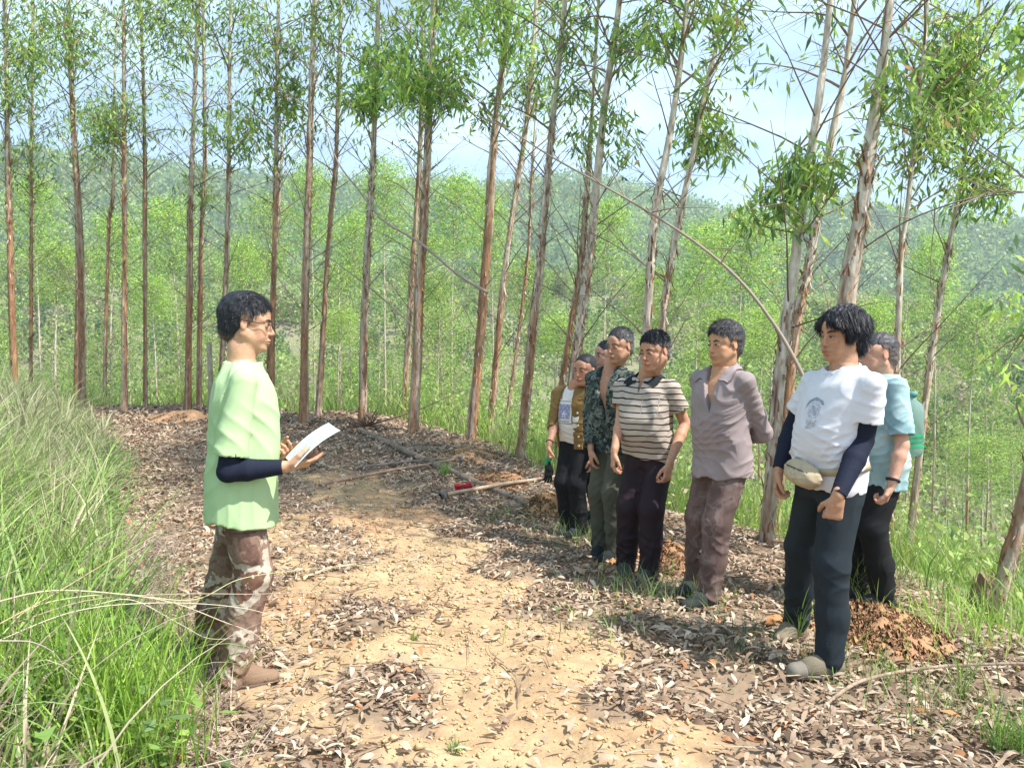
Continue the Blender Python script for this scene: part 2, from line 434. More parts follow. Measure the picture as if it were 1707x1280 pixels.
def pick(pal, p, n, var=0.2):
    pal = np.array(pal); return pal[rng.choice(len(pal), n, p=p)] * rng.uniform(1 - var, 1 + var, (n, 1))
def fade_dry(c, y):
    f = (smooth((y - 2.8) / 3.5) * .62)[:, None]; return c * (1 - f) + np.array([0.37, 0.38, 0.22]) * rng.uniform(.7, 1.2, (len(y), 1)) * f
M_GRASS = material("grass_blade", attr=True, rough=0.55, transl=0.35, spec=0.3)
def build_grass():
    g = Geo()
    # dense bank on the left
    def dens(x, y):
        b = bank_d(x, y); n = snoise(np.stack([x, y], -1), 0.8, 61, 2)
        return smooth((b + 0.12 + 0.30 * n) / 0.5) * (edge_d(x, y) < 0.5) * np.clip(4.2 / y, 0.10, 1) * np.clip(0.50 + 0.75 * n, .08, 1)
    x, y = scatter(420000, 1.5, 15, dens, (-420, 420))
    n = len(x); b = bank_d(x, y)
    cl = snoise(np.stack([x, y], -1), 0.7, 62, 2)
    # nearer the camera the grass is fresh green, further up it is mixed with dry stems
    dry = rng.uniform(0, 1, n) < np.clip(0.20 + 0.35 * cl + 0.03 * (y - 4), 0.05, 0.5)
    strip = np.exp(-((b - .25) / .35) ** 2) * (y > 2.9) * (y < 7); keep = rng.uniform(0, 1, n) > .82 * strip
    x, y, b, dry, cl = x[keep], y[keep], b[keep], dry[keep], cl[keep]; n = len(x)
    col = pick([(0.25, 0.39, 0.07), (0.34, 0.48, 0.09), (0.16, 0.30, 0.07), (0.40, 0.52, 0.13)], [.30, .3, .2, .2], n)
    cd = pick([(0.50, 0.42, 0.30), (0.60, 0.54, 0.40), (0.36, 0.28, 0.20), (0.52, 0.43, 0.36)], [.3, .3, .2, .2], n)
    col = np.where(dry[:, None], cd, col)
    H = (0.10 + rng.beta(1.5, 2.5, n) * 0.58) * np.clip(0.40 + b * 0.8, 0.30, 1.15) * np.clip(.8 + .5 * cl, .45, 1.2); W = (0.005 + 0.012 * rng.uniform(0, 1, n) ** 2) * np.clip(y / 5, 1, 2)
    col = fade_dry(col, y)
    thin = rng.uniform(0, 1, n) < .22
    x, y, H, W, dry, col = x[thin], y[thin], H[thin] * .8, W[thin], dry[thin], col[thin]; n = len(x)
    V, F, C = blades(x, y, H, np.where(dry, W * 0.6, W), np.abs(rng.normal(0, .55, n)), rng.uniform(0, 6.28, n), col, rng.uniform(0.2, 2.4, n))
    g.add(V, F, 0, C)
    # tussocks: blades fanning out of separate roots, each tussock with its own height and colour
    cx, cy = scatter(15000, 1.5, 15, lambda x, y: smooth((bank_d(x, y) + .05) / .4) * (edge_d(x, y) < .5) * np.clip(5 / y, .16, 1) * .55, (-420, 420)); nc = len(cx)
    st = np.exp(-((bank_d(cx, cy) - .25) / .32) ** 2) * (cy > 2.9) * (cy < 7); kk = rng.uniform(0, 1, nc) > .75 * st; cx, cy = cx[kk], cy[kk]; nc = len(cx)
    nb = rng.integers(14, 46, nc); ix = np.repeat(np.arange(nc), nb); n = len(ix); az = rng.uniform(0, 6.28, n); rr = np.abs(rng.normal(0, .035, n))
    hc = (rng.gamma(3.2, .10, nc) + .08) * np.clip(.55 + bank_d(cx, cy) * .7, .45, 1.35); wc = rng.uniform(.005, .017, nc) * np.clip(cy / 5, 1, 2)
    cc = pick([(0.22, 0.34, 0.08), (0.32, 0.44, 0.10), (0.14, 0.24, 0.07), (0.40, 0.48, 0.16), (0.54, 0.46, 0.33), (0.38, 0.30, 0.22)], [.26, .20, .18, .10, .16, .10], nc, .1)
    cc = fade_dry(cc, cy)
    V, F, C = blades(cx[ix] + np.cos(az) * rr, cy[ix] + np.sin(az) * rr, hc[ix] * rng.uniform(.55, 1.15, n), wc[ix] * rng.uniform(.6, 1.3, n), np.abs(rng.normal(.12, .35, n)), az, cc[ix] * rng.uniform(.75, 1.25, (n, 1)), rng.uniform(.2, 1.9, n))
    g.add(V, F, 0, C)
    # low broad leaved weeds between the tussocks
    wx, wy = scatter(2600, 1.6, 9, lambda x, y: smooth((bank_d(x, y) + .1) / .5) * .5 * np.clip(4 / y, .2, 1), (-420, 420)); nw = len(wx); ix = np.repeat(np.arange(nw), 16); n = len(ix)
    P = np.stack([wx, wy, ground_z(wx, wy)], -1)[ix] + rng.normal(0, .05, (n, 3)) * (1, 1, 0) + np.stack([0 * ix, 0 * ix, rng.uniform(.02, .28, n)], -1)
    az = rng.uniform(0, 6.28, n); D = norm(np.stack([np.cos(az), np.sin(az), rng.uniform(-.3, .4, n)], -1)); S = norm(np.cross(D, rng.normal(0, .3, (n, 3)) + (0, 0, 1))); V, F = leaf_quads(P, D, S, rng.uniform(.04, .11, n), rng.uniform(.018, .045, n))
    g.add(V, F, 0, np.repeat(pick([(0.20, 0.33, 0.08), (0.30, 0.42, 0.10), (0.14, 0.22, 0.08)], [.4, .3, .3], n), 4, axis=0))
    # long arching blades and seed stalks rising out of the bank
    x, y = scatter(3000, 1.6, 9, lambda x, y: (bank_d(x, y) > .1) * (edge_d(x, y) < .3) * np.clip(5 / y, .15, 1) * .8, (-420, 330)); n = len(x)
    col = pick([(0.30, 0.44, 0.13), (0.44, 0.50, 0.22), (0.60, 0.52, 0.38), (0.22, 0.38, 0.10)], [.38, .15, .14, .33], n)
    V, F, C = blades(x, y, rng.uniform(.45, 1.05, n), rng.uniform(.006, .016, n), rng.uniform(.05, .6, n), rng.uniform(0, 6.28, n), col, rng.uniform(.6, 2.3, n), segs=8)
    g.add(V, F, 0, C)
    o = g.obj("grass", [M_GRASS]); tag(o, "tall green and straw coloured grass on the bank left of the track", "grass", kind="stuff")
    # broad fresh reeds at the very front left, and far slope undergrowth
    g = Geo()
    def dens2(x, y):
        e = edge_d(x, y)
        return smooth((e + 0.15) / 0.6) * (e < 12) * np.clip(9 / y, 0.22, 1) * np.clip(0.5 + 0.7 * snoise(np.stack([x, y], -1), 1.6, 63, 2), 0.05, 1)
    x, y = scatter(340000, 2.2, 30, dens2, (-100, 2250)); n = len(x)
    col = pick([(0.26, 0.40, 0.08), (0.36, 0.46, 0.11), (0.19, 0.32, 0.08), (0.40, 0.34, 0.20)], [.36, .24, .28, .12], n)
    H = rng.uniform(0.15, 0.70, n) * np.clip(0.7 + y / 18, .7, 1.7); W = rng.uniform(0.006, 0.014, n) * np.clip(y / 8, 1, 3)
    V, F, C = blades(x, y, H, W, rng.uniform(0.0, 0.5, n), rng.uniform(0, 6.28, n), col, rng.uniform(0.2, 1.5, n), segs=3)
    g.add(V, F, 0, C)
    # leafy ground cover on the slope: many small leaves in low mounds
    x, y = scatter(30000, 4, 80, lambda x, y: (edge_d(x, y) > 0.3) * (edge_d(x, y) < 68) * np.clip(0.45 + 0.8 * snoise(np.stack([x, y], -1), 3.0, 64, 2), 0, 1) * np.clip(12 / y, .35, 1), (-150, 2300))
    nb = len(x); m = 46; hr = rng.uniform(0.3, 1.15, nb) * np.clip(0.6 + y / 30, .6, 2.2)
    c0 = np.stack([x, y, ground_z(x, y)], -1)
    d = rand_dirs(nb * m).reshape(nb, m, 3); d[:, :, 2] = np.abs(d[:, :, 2])
    P = c0[:, None] + d * (hr[:, None, None] * rng.uniform(0.5, 1.0, (nb, m, 1)) ** 0.6) * np.array([0.9, 0.9, 1.15])
    P = P.reshape(-1, 3); nn = len(P)
    s = np.repeat(np.clip(y / 14, 0.8, 4.0), m) * rng.uniform(0.04, 0.085, nn)
    D = norm(rand_dirs(nn) + np.array([0, 0, -0.2])); S = norm(np.cross(D, rand_dirs(nn)))
    V, F = leaf_quads(P, D, S, s * 1.5, s * 0.8)
    bc = pick([(0.28, 0.40, 0.11), (0.38, 0.49, 0.14), (0.46, 0.53, 0.18), (0.19, 0.29, 0.12), (0.42, 0.35, 0.26)], [.28, .25, .12, .2, .15], nb, 0.1)
    C = np.repeat(np.repeat(bc, m, axis=0) * rng.uniform(0.75, 1.25, (nn, 1)), 4, axis=0)
    g.add(V, F, 0, C)
    o = g.obj("undergrowth", [M_GRASS]); tag(o, "bright green undergrowth covering the slope below the track", "undergrowth", kind="stuff")
build_grass()
# ------------------------------------------------------------------ eucalyptus trees
M_BARK = material("eucalyptus_bark", attr=True, rough=0.85, n_scale=11, n_amt=0.5, n_dark=(0.50, 0.40, 0.33), stretch=(1.8, 1.8, 0.5), bump=0.9, bump_scale=26, spec=0.15)
M_TWIG = material("twig", attr=True, rough=0.8, spec=0.15)
M_LEAF = material("eucalyptus_leaf", attr=True, rough=0.45, transl=0.5, spec=0.4)
BROWN = np.array([0.38, 0.22, 0.13]); PALE = np.array([0.66, 0.60, 0.51]); RED = np.array([0.30, 0.13, 0.085])

def trunk_geo(P, r0, r1, peel, seed, flakes=150, sides=12, brown_top=0.55):
    """P: path of the trunk axis (local metres). peel: 0 all smooth, 1 shaggy"""
    r = np.random.default_rng(seed); g = Geo()
    Ltot = np.linalg.norm(np.diff(P, axis=0), axis=1).sum(); n = max(12, int(Ltot / 0.05))
    C = curve_pts(P, n); t = np.linspace(0, 1, n)
    C = C + np.stack([np.sin(t * 9 + r.uniform(0, 6)), np.cos(t * 7 + r.uniform(0, 6)), 0 * t], -1) * 0.012 * np.minimum(t * 6, 1)[:, None]
    R = r0 * (1 - t) + r1 * t; R = R * (1 + 0.35 * np.exp(-t * Ltot / 0.14))
    V, F = tube(C, R, sides, caps=False)
    T = np.repeat(t, sides); A = np.tile(np.linspace(0, 2 * math.pi, sides, endpoint=False), n)
    Q = np.stack([np.cos(A) * 1.2, np.sin(A) * 1.2, T * Ltot * 0.7], -1)
    nn = snoise(Q, 1.1, seed, 3); n2 = snoise(Q * np.array([1.6, 1.6, .35]), 0.8, seed + 1, 2)
    shag = np.clip((brown_top - T) / 0.12 + nn * 1.6 * peel, 0, 1)
    ax = np.repeat(C, sides, axis=0)
    V = ax + (V - ax) * (1 + (0.14 * nn + 0.18 * n2) * (0.25 + shag))[:, None]
    streak = np.clip(n2 * 2.2 - 0.35, 0, 1)
    br = BROWN * (1 - 0.3 * nn[:, None]); br = br * (1 - 0.75 * streak[:, None]) + PALE * 0.95 * 0.75 * streak[:, None]
    pl = PALE * (1 + 0.12 * n2[:, None]) * (1 - 0.45 * np.clip(nn - 0.35, 0, 1)[:, None]) + (RED - PALE) * np.clip(nn * 1.5 - 0.75, 0, 1)[:, None] * 0.8
    col = br * shag[:, None] + pl * (1 - shag[:, None])
    g.add(V, F, 0, np.clip(col, 0.02, 0.8))
    # loose strips of peeling bark
    for k in range(int(flakes * peel)):
        tk = r.uniform(0.0, min(1, brown_top + 0.12)) ** 0.9; i = min(int(tk * (n - 1)), n - 2)
        a = r.uniform(0, 6.283); o = np.array([math.cos(a), math.sin(a), 0]); s = np.array([-o[1], o[0], 0])
        ln = r.uniform(0.04, 0.15) * (1.7 if r.uniform() < .12 else 1); w = r.uniform(0.008, 0.022)
        up = r.choice([-1, 1], p=[.6, .4]); b = C[i] + o * R[i] * 1.0
        pts = [b, b + np.array([0, 0, up * ln * .5]) + o * ln * .16, b + np.array([0, 0, up * ln * .85]) + o * ln * .50 + s * ln * r.uniform(-.2, .2)]
        VV = []
        for q, ww in zip(pts, (1, .8, .35)): VV += [q + s * w * ww / 2, q - s * w * ww / 2]
        cc = (BROWN * r.uniform(0.5, 1.3) if r.uniform() < .75 else PALE * r.uniform(.6, .9))
        g.add(VV, [(0, 1, 3, 2), (2, 3, 5, 4)], 0, cc)
    return g, C, R

def branch(g, a, d, ln, r, rg, droop=0.25, n=6, col=(0.30, 0.2, 0.15), wig=0.05):
    d = norm(np.array(d)); P = [np.array(a, dtype=float)]
    for i in range(n):
        d = norm(d + rg.normal(0, wig, 3) + np.array([0, 0, -droop / n])); P.append(P[-1] + d * ln / n)
    P = np.array(P); V, F = tube(P, np.linspace(r, r * .25, n + 1), 4, caps=False); g.add(V, F, 0, np.array(col) * rg.uniform(.7, 1.2)); return P

LEAFC = [(0.20, 0.33, 0.09), (0.31, 0.46, 0.10), (0.42, 0.55, 0.12), (0.12, 0.20, 0.08), (0.50, 0.53, 0.16), (0.48, 0.28, 0.14)]
def leaves_at(g, P, n, rg, L=0.13, W=0.021, hang=0.8, spread=0.10, tone=0.0):
    """n leaves round the points P"""
    i = rg.integers(0, len(P), n); B = P[i] + rg.normal(0, spread, (n, 3))
    D = norm(rand_dirs(n, rg) + np.array([0, 0, -hang])); S = norm(np.cross(D, rand_dirs(n, rg)))
    l = L * rg.uniform(.6, 1.3, n); V, F = leaf_quads(B, D, S, l, W * rg.uniform(.7, 1.3, n))
    p = np.array([.28, .28, .2, .18, .045, .015]); pal = np.array(LEAFC)
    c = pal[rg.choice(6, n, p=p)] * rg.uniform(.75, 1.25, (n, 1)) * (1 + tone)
    g.add(V, F, 1, np.repeat(c, 4, axis=0))

def eucalyptus(label, pix, Y, w, H=None, peel=1.0, brown_top=0.5, seed=1, clumps=(), fill=1.0, base=None, group=None, dead=14, lsize=0.13, tone=0.0, low=4.2):
    """pix: trunk pixels from the base up; Y depth; w trunk width in pixels near eye height"""
    rg = np.random.default_rng(seed * 77 + 5)
    pts = np.array([at(px, py, Y) for px, py in pix])
    b = pts[0]
    zb = gz(b[0], Y)
    # bring the trunk down (or up) to the ground along its own line
    d = pts[1] - pts[0]; k = (zb - 0.12 - pts[0][2]) / d[2]; pts[0] = pts[0] + d * k
    top = pts[-1]; d = norm(pts[-1] - pts[-2]); H = H or rg.uniform(11.5, 14)
    if top[2] < H - .5:
        d = norm(d * np.array([.8, .8, 1])); pts = np.vstack([pts, top + d * (H - top[2]) / d[2] * .5, top + d * (H - top[2]) / d[2]])
    brown_top = brown_top * (.62 if pix[0][0] > 800 else .9); w = w * (.84 if pix[0][0] < 660 else .95)
    r0 = w / FPX * Y / 2
    if Y < 8.3: peel = min(peel, .45)
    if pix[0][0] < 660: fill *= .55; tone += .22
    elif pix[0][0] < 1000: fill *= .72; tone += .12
    o = np.array([pts[0][0], Y, zb]); pts = pts - o
    root = empty("eucalyptus_tree", o, 0, label, "tree", group)
    g, C, R = trunk_geo(pts, r0 * 1.08, r0 * 0.22, peel, seed, flakes=420, brown_top=brown_top)
    g.obj("trunk", [M_BARK], root)
    c = Geo(); zs = C[:, 2]
    def on(z): return C[min(np.searchsorted(zs, z), len(C) - 1)]
    az = rg.uniform(0, 6.28)
    # dead ascending twigs on the lower trunk
    for q in range(dead):
        z = rg.uniform(1.4, 6.0); a = on(z); az += 2.4
        P = branch(c, a, (math.cos(az), math.sin(az), rg.uniform(.5, 1.3)), rg.uniform(.5, 1.7), 0.008, rg, 0.1, 5, (0.24, 0.17, 0.13))
        for s in range(2): branch(c, P[2 + s], norm(P[3 + s] - P[2 + s]) + rg.normal(0, .5, 3), rg.uniform(.25, .7), 0.003, rg, 0, 3, (0.24, 0.17, 0.13))
    # living branches
    nb = int((H - low) * 6.5 * fill)
    for q in range(nb):
        z = low + (H - low) * (q + rg.uniform()) / nb * .97; a = on(z); az += 2.4 + rg.normal(0, .3)
        f = (z - low) / (H - low); ln = (1.0 + 1.1 * math.sin(min(f * 2.2, 1.6))) * rg.uniform(.6, 1.25) * (1 - f * .4)
        P = branch(c, a, (math.cos(az), math.sin(az), rg.uniform(.7, 1.5)), ln, 0.011 * (1 - .5 * f) + .003, rg, 0.5, 7)
        dens = 0.30 + 0.70 * smooth((z - 4.8) / 2.4)
        for s in range(4):
            i = rg.integers(2, 7); T = branch(c, P[i], norm(P[i] - P[i - 1]) * .6 + rg.normal(0, .6, 3), rg.uniform(.3, .8), 0.003, rg, 0.6, 4)
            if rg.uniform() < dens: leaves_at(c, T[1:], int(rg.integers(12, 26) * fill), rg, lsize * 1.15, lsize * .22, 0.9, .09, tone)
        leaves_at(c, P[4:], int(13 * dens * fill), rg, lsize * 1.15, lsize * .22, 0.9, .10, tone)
    # leaf masses seen at particular places in the crown: (px, py, radius in px, leaves, size, tone)
    for (px, py, rp, nl, ls, tn) in clumps:
        cen = at(px, py, Y + rg.uniform(-.3, .3)) - o; rr = rp / FPX * Y
        a = on(cen[2] - min(rr, .8)) if cen[2] > 1.5 else on(1.5)
        nbr = max(5, nl // 90)
        for q in range(nbr):
            tip = cen + rand_dirs(1, rg)[0] * rr * rg.uniform(.45, 1.5) * np.array([1.2, .9, .75])
            st = a + (on(max(a[2] + rg.uniform(-.4, .8), 1)) - a)
            P = curve_pts([st, (st + tip) / 2 + np.array([0, 0, .15 * rr]) + rg.normal(0, .06, 3), tip], 7)
            V, F = tube(P, np.linspace(.009, .002, 7), 4, caps=False); c.add(V, F, 0, (0.27, .18, .13))
            tw = [P[3:]]
            for s in range(4):
                tw.append(branch(c, P[rg.integers(3, 7)], rand_dirs(1, rg)[0] + (0, 0, -.1), rr * rg.uniform(.3, .6), .0025, rg, .5, 4))
            tw = np.vstack(tw)
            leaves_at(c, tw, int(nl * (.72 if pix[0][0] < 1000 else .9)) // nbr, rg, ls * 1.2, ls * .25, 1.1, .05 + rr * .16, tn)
    c.obj("crown", [M_TWIG, M_LEAF], root)
    return root

TREES = [
 # label, base->top pixels, depth, width, options
 ("tall brown trunk at the left edge of the photo, bark peeling in strips", [(24, 655), (17, 400), (13, 250), (8, 0)], 14.5, 13, dict(clumps=[(60, 40, 75, 1500, .13, 0), (30, 150, 60, 700, .13, 0), (90, 110, 45, 500, .13, .2)])),
 ("thin pale eucalyptus just right of the leftmost tall trunk", [(51, 668), (53, 400), (55, 0)], 16, 7, dict(clumps=[(50, 235, 60, 500, .13, 0), (60, 300, 40, 250, .13, .1)])),
 ("stout brown trunk left of the round olive crown, twin stem at its foot", [(138, 682), (133, 400), (123, 200), (114, 0)], 15, 13, dict(clumps=[(100, 60, 50, 400, .13, 0), (120, 20, 60, 500, .13, .1)])),
 ("thin stem standing closely left of the stout brown trunk foot", [(126, 668), (128, 500), (126, 330), (120, 150)], 18, 7, dict(H=8.5, fill=.5)),
 ("slim pale eucalyptus with bare lower stem, between two brown trunks at far left", [(175, 676), (180, 400), (187, 320), (192, 150)], 17, 7, dict(H=9.5, clumps=[(160, 190, 45, 700, .12, .1)])),
 ("straight brown eucalyptus rising through the round olive crown", [(208, 694), (209, 400), (206, 200), (204, 0)], 14.3, 10, dict(clumps=[(215, 200, 42, 900, .11, .2), (170, 215, 45, 900, .11, 0), (225, 30, 60, 500, .13, 0)])),
 ("straight eucalyptus with pale smooth stem, right of the round olive crown", [(242, 684), (242, 400), (239, 170), (234, 0)], 14.8, 8, dict(clumps=[(285, 25, 60, 500, .13, 0)])),
 ("tall brown trunk rising behind soil mound left of man in green shirt", [(313, 690), (317, 400), (320, 300), (330, 0)], 14.2, 12, dict(clumps=[(320, 20, 60, 600, .13, 0), (290, 90, 40, 200, .13, 0)])),
 ("thinner pale flecked trunk directly right of trunk behind soil mound", [(332, 684), (335, 400), (341, 250), (339, 0)], 15.5, 9, dict(clumps=[(350, 300, 40, 300, .13, 0)])),
 ("trunk rising directly behind head of man in green shirt", [(365, 690), (370, 597), (378, 400), (383, 200), (385, 0)], 14, 11, dict(clumps=[(385, 240, 50, 700, .13, .1), (400, 25, 70, 700, .13, 0)])),
 ("trunk seen just right of face of man in green shirt", [(452, 698), (457, 400), (461, 250), (464, 0)], 13.2, 10, dict(clumps=[(462, 150, 40, 420, .17, 0), (440, 215, 48, 600, .15, .15), (430, 90, 45, 250, .14, 0), (500, 50, 60, 400, .13, 0)])),
 ("thin dark stem behind chin of man in green shirt", [(445, 692), (449, 560), (462, 400), (470, 250)], 16.5, 8, dict(H=7.5, fill=.6)),
 ("thick brown trunk standing above the sheet of paper", [(506, 710), (511, 400), (517, 200), (526, 0)], 12.6, 15, dict(clumps=[(540, 25, 60, 500, .13, 0)])),
 ("slimmer orange brown trunk right of the thick trunk above the paper", [(531, 698), (548, 400), (560, 250), (569, 0)], 13.6, 11, dict(clumps=[(570, 110, 50, 300, .13, 0)])),
 ("grey brown trunk with dark knot, rising from uprooted root clump", [(604, 704), (611, 450), (620, 274), (631, 0)], 12.6, 15, dict(brown_top=.3, clumps=[(640, 120, 60, 900, .16, .3), (610, 180, 40, 500, .18, .35), (660, 60, 60, 300, .14, 0)])),
 ("sturdy shaggy brown trunk near centre, beside bright leafy bough", [(689, 723), (703, 450), (712, 246), (722, 0)], 11.8, 17, dict(brown_top=.45, clumps=[(690, 140, 55, 900, .17, .35), (770, 110, 60, 800, .15, .25), (760, 180, 45, 450, .15, .1), (735, 15, 60, 500, .15, .2)])),
 ("narrower brown trunk half hidden left of sturdy central trunk", [(674, 690), (687, 450), (699, 263), (706, 60)], 14.5, 10, dict()),
 ("leaning trunk at far end of the wooden poles, dark in its upper half", [(784, 748), (810, 450), (826, 211), (850, 0)], 11.2, 16, dict(clumps=[(800, 20, 60, 700, .14, .5), (850, 50, 50, 500, .15, .5), (830, 165, 30, 150, .14, 0)])),
 ("reddish trunk next to the leaning trunk at the end of the poles", [(814, 740), (843, 450), (877, 211), (893, 0)], 12.6, 11, dict(clumps=[(925, 25, 45, 500, .14, .5), (900, 140, 45, 600, .12, .15)])),
 ("very thin stem behind the reddish trunk, right of pole ends", [(840, 732), (878, 450), (887, 300), (893, 180)], 14.5, 6, dict(H=7.5, fill=.5)),
 ("leaning brown trunk left of woman, standing at track edge", [(866, 784), (898, 450), (919, 211), (943, 0)], 9.6, 15, dict(brown_top=.42, clumps=[(960, 120, 45, 350, .13, .1), (990, 40, 40, 250, .13, 0)])),
 ("thick pale trunk with ragged bark behind woman in brown jacket", [(935, 830), (955, 640), (985, 420), (1007, 176), (1031, 0)], 8.8, 19, dict(brown_top=.33, clumps=[(1010, 225, 50, 550, .12, .1), (1075, 60, 55, 700, .12, .25)])),
 ("shaggy brown twin trunk crowding the thick pale trunk behind woman", [(928, 800), (938, 640), (965, 450), (978, 300), (990, 150)], 9.4, 12, dict(H=8.5, fill=.5, brown_top=.75)),
 ("trunk rising behind head of man in striped shirt", [(1062, 800), (1078, 555), (1095, 350), (1119, 211), (1144, 0)], 7.6, 17, dict(brown_top=.4, clumps=[(1160, 60, 45, 350, .12, .2)])),
 ("crooked trunk right of striped shirt man's head, red brown knot", [(1085, 760), (1103, 545), (1118, 439), (1144, 316), (1163, 225), (1181, 123), (1209, 0)], 8.2, 13, dict(brown_top=.3, clumps=[(1185, 215, 50, 800, .12, .2), (1225, 30, 40, 120, .12, 0)])),
 ("pale leaning trunk between purple shirt man and white shirt man", [(1276, 905), (1300, 640), (1328, 422), (1349, 264), (1367, 140), (1385, 0)], 5.9, 22, dict(brown_top=.12, peel=.5, clumps=[(1300, 300, 45, 450, .10, .3), (1345, 270, 40, 350, .10, .15), (1290, 335, 35, 250, .10, 0)])),
 ("darker brown trunk crossing behind the pale leaning trunk", [(1290, 880), (1325, 560), (1346, 446), (1381, 246), (1406, 140), (1427, 0)], 7.0, 18, dict(brown_top=.42, clumps=[(1395, 290, 40, 250, .11, .1)])),
 ("thickest shaggy trunk rising behind head of white shirt man", [(1375, 900), (1412, 510), (1434, 351), (1451, 228), (1472, 105), (1485, 0)], 5.6, 30, dict(brown_top=.42, clumps=[(1500, 120, 40, 200, .11, 0)])),
 ("slender dark trunk behind the teal shirt man", [(1478, 960), (1490, 700), (1501, 446), (1515, 351), (1536, 148), (1545, 0)], 7.6, 12, dict(brown_top=.35, clumps=[(1560, 250, 60, 700, .11, .0), (1530, 200, 40, 300, .11, 0)])),
 ("slender pale trunk right of teal shirt man, forked at mid height", [(1505, 990), (1550, 600), (1578, 439), (1592, 369), (1610, 246), (1622, 120)], 8.2, 11, dict(brown_top=.3, H=8.0, clumps=[(1600, 100, 75, 1700, .11, .35), (1640, 170, 55, 900, .11, .3), (1680, 250, 50, 500, .11, 0), (1650, 330, 50, 400, .11, .2), (1560, 130, 45, 600, .11, .3)])),
 ("leaning brown trunk by split stump at right edge", [(1655, 1045), (1690, 900), (1730, 700), (1790, 400), (1840, 100)], 4.6, 27, dict(brown_top=.5, peel=.3, clumps=[(1700, 90, 60, 500, .10, .3), (1680, 620, 40, 90, .10, .5), (1695, 480, 35, 80, .10, .5)])),
]
for i, (lb, pix, Y, w, kw) in enumerate(TREES):
    eucalyptus(lb, pix, Y, w, seed=i + 1, **kw)

# ---- young trees further down the slope: a few kinds, copied
def young_tree(seed, H, leafn, cr, tone, z0=.34, nb=64):
    rg = np.random.default_rng(900 + seed)
    root = empty("young_eucalyptus", (0, 0, 0))
    P = np.array([(0, 0, -.4), (rg.uniform(-.1, .1), 0, H * .5), (rg.uniform(-.25, .25), rg.uniform(-.2, .2), H)])
    g, C, R = trunk_geo(P, .055, .012, .6, 400 + seed, flakes=50, sides=7, brown_top=.4); g.obj("trunk", [M_BARK], root)
    c = Geo(); az = 0
    for q in range(nb):
        f = q / nb; z = H * (z0 + (.98 - z0) * f); a = C[min(np.searchsorted(C[:, 2], z), len(C) - 1)]; az += 2.4
        ln = cr * (0.45 + .75 * math.sin(math.pi * min(f * .92 + .12, 1))) * rg.uniform(.6, 1.2)
        Pb = branch(c, a, (math.cos(az), math.sin(az), rg.uniform(.3, 1.0)), ln, .009, rg, .4, 5, (0.22, .16, .12))
        leaves_at(c, Pb[2:], int(leafn * 1.7), rg, .12, .034, .5, .17, tone + rg.uniform(-.15, .2))
    for q in range(10):
        a = C[rg.integers(8, len(C) // 3)]; az += 2.4
        branch(c, a, (math.cos(az), math.sin(az), .9), rg.uniform(.5, 1.3), .006, rg, 0, 4, (0.3, .23, .18))
    c.obj("crown", [M_TWIG, M_LEAF], root)
    return root
YOUNG = [(0, 7.5, 30, 1.5, .15), (1, 6.2, 30, 1.3, .30), (2, 8.4, 22, 1.4, .0), (3, 7.0, 15, 1.2, -.1), (4, 5.2, 34, 1.3, .25), (5, 8.0, 13, 1.1, .0), (6, 11.0, 50, 1.25, .40, .74, 64), (7, 11.0, 42, 1.15, .2, .72, 60)]
protos = [young_tree(*a) for a in YOUNG]
used = [False] * len(protos)
def put(k, x, y, s, label, group, sxy=None):
    z = gz(x, y); r = protos[k]
    if used[k]:
        r2 = r.copy(); scene.collection.objects.link(r2)
        for ch in list(r.children):
            c = ch.copy(); scene.collection.objects.link(c); c.parent = r2
        r = r2
    used[k] = True
    r.location = (x, y, z); r.rotation_euler = (0, 0, rng.uniform(0, 6.28)); sxy = sxy or s; r.scale = (sxy, sxy, s * (rng.uniform(.92, 1.1) if sxy == s else 1))
    tag(r, label, "tree", group)
